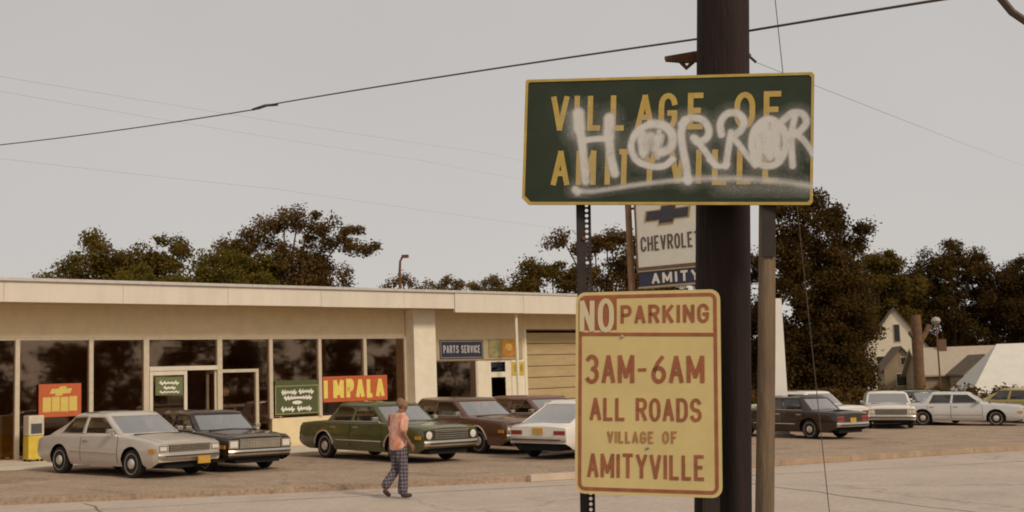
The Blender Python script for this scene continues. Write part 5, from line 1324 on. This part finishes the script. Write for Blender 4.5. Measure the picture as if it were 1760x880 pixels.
LEG[-1] = chain([(0.0, -0.08, 0.86, .062), (0.045, -0.10, 0.49, .056), (0.0, -0.10, 0.10, .038), (0.09, -0.10, 0.045, .035), (0.165, -0.105, 0.035, .028)], sp[0])
LEG[1] = chain([(-0.01, 0.08, 0.86, .062), (0.00, 0.10, 0.49, .056), (-0.24, 0.10, 0.215, .038), (-0.20, 0.10, 0.12, .035), (-0.13, 0.105, 0.055, .028)], sp[0])
ARM = {}
HAND = {-1: ((-0.03, -0.235, 1.14), (0.12, -0.215, 0.93)), 1: ((0.02, 0.24, 1.14), (0.14, 0.20, 0.93))}
for s in (-1, 1):
    el_, wr_ = HAND[s]
    ARM[s] = chain([(0.02, s*0.185, 1.385, .055), (*el_, .040), (*wr_, .027)], sp[3])
    d = (Vector(wr_) - Vector(el_)).normalized(); pal = Vector(wr_) + d*0.05; fwd = Vector((1, 0, 0)); side = Vector((0, -s, 0))
    pi = chain([(*pal, .016, .036)], ARM[s][-1])
    for k in range(4):
        b = pal + d*0.045 + d.cross(side).normalized()*(k-1.5)*0.021
        ln = (0.030, 0.034, 0.032, 0.024)[k]
        chain([(*b, .0095), (*(b + d*ln + side*0.008), .0085), (*(b + d*ln*1.7 + side*0.026), .0078)], pi[0])
    th = pal - d*0.005 + d.cross(side).normalized()*0.04
    chain([(*th, .011), (*(th + d*0.04 + side*0.012), .009)], pi[0])
body = skin_obj('body', V, E_, M_SKIN, MAN)
def garment(name, vs, es, m, sub=2): return skin_obj(name, vs, es, m, MAN, 0, sub)
garment('shirt', [(-0.005, 0, 0.80, .150, .185), (-0.005, 0, 0.90, .165, .195), (-0.01, 0, 1.04, .155, .185), (0.0, 0, 1.22, .155, .195), (0.02, 0, 1.36, .125, .175), (0.045, 0, 1.455, .070, .075),
                  (0.02, -0.19, 1.385, .088), (-0.008, -0.222, 1.24, .084), (-0.028, -0.238, 1.12, .082), (0.02, 0.19, 1.385, .088), (0.02, 0.228, 1.24, .084), (0.02, 0.242, 1.12, .082)],
        [(0, 1), (1, 2), (2, 3), (3, 4), (4, 5), (4, 6), (6, 7), (7, 8), (4, 9), (9, 10), (10, 11)], M_SHIRT)
garment('trousers', [(0, 0, 1.02, .12, .14), (0, 0, 0.93, .135, .155), (0.0, -0.09, 0.80, .112), (0.045, -0.10, 0.49, .086), (0.015, -0.10, 0.22, .092), (0.005, -0.10, 0.04, .106),
                     (-0.01, 0.09, 0.80, .112), (0.005, 0.10, 0.49, .086), (-0.15, 0.10, 0.315, .086), (-0.262, 0.10, 0.168, .100)], [(0, 1), (1, 2), (2, 3), (3, 4), (4, 5), (1, 6), (6, 7), (7, 8), (8, 9)], pm)
garment('shoe', [(-0.03, -0.10, 0.06, .052, .045), (0.06, -0.10, 0.052, .050, .045), (0.19, -0.107, 0.042, .040, .034)], [(0, 1), (1, 2)], M_SHOE)
garment('shoe', [(-0.255, 0.10, 0.165, .052, .045), (-0.205, 0.10, 0.105, .050, .045), (-0.125, 0.107, 0.040, .040, .034)], [(0, 1), (1, 2)], M_SHOE)
garment('hair', [(0.035, 0, 1.565, .075, .072), (0.062, 0, 1.625, .098, .094), (0.085, 0, 1.675, .092, .086), (0.115, 0, 1.70, .075, .07)], [(0, 1), (1, 2), (2, 3)], M_HAIR)
q = MB(); q.lathe([(0.088, 1.425), (0.096, 1.445), (0.080, 1.475), (0.066, 1.462)], 'Z', 18, (0.045, 0, 0)); q.build('collar', mat('collar_pale', (0.74, 0.52, 0.44), 0.9, scale=9), MAN)
for s in (-1, 1):
    q = MB(); q.lathe([(0.001, -0.006), (0.009, -0.003), (0.010, 0.002), (0.001, 0.006)], 'X', 8, (0.196, s*0.032, 1.60)); q.build('eye', M_DARK, MAN)
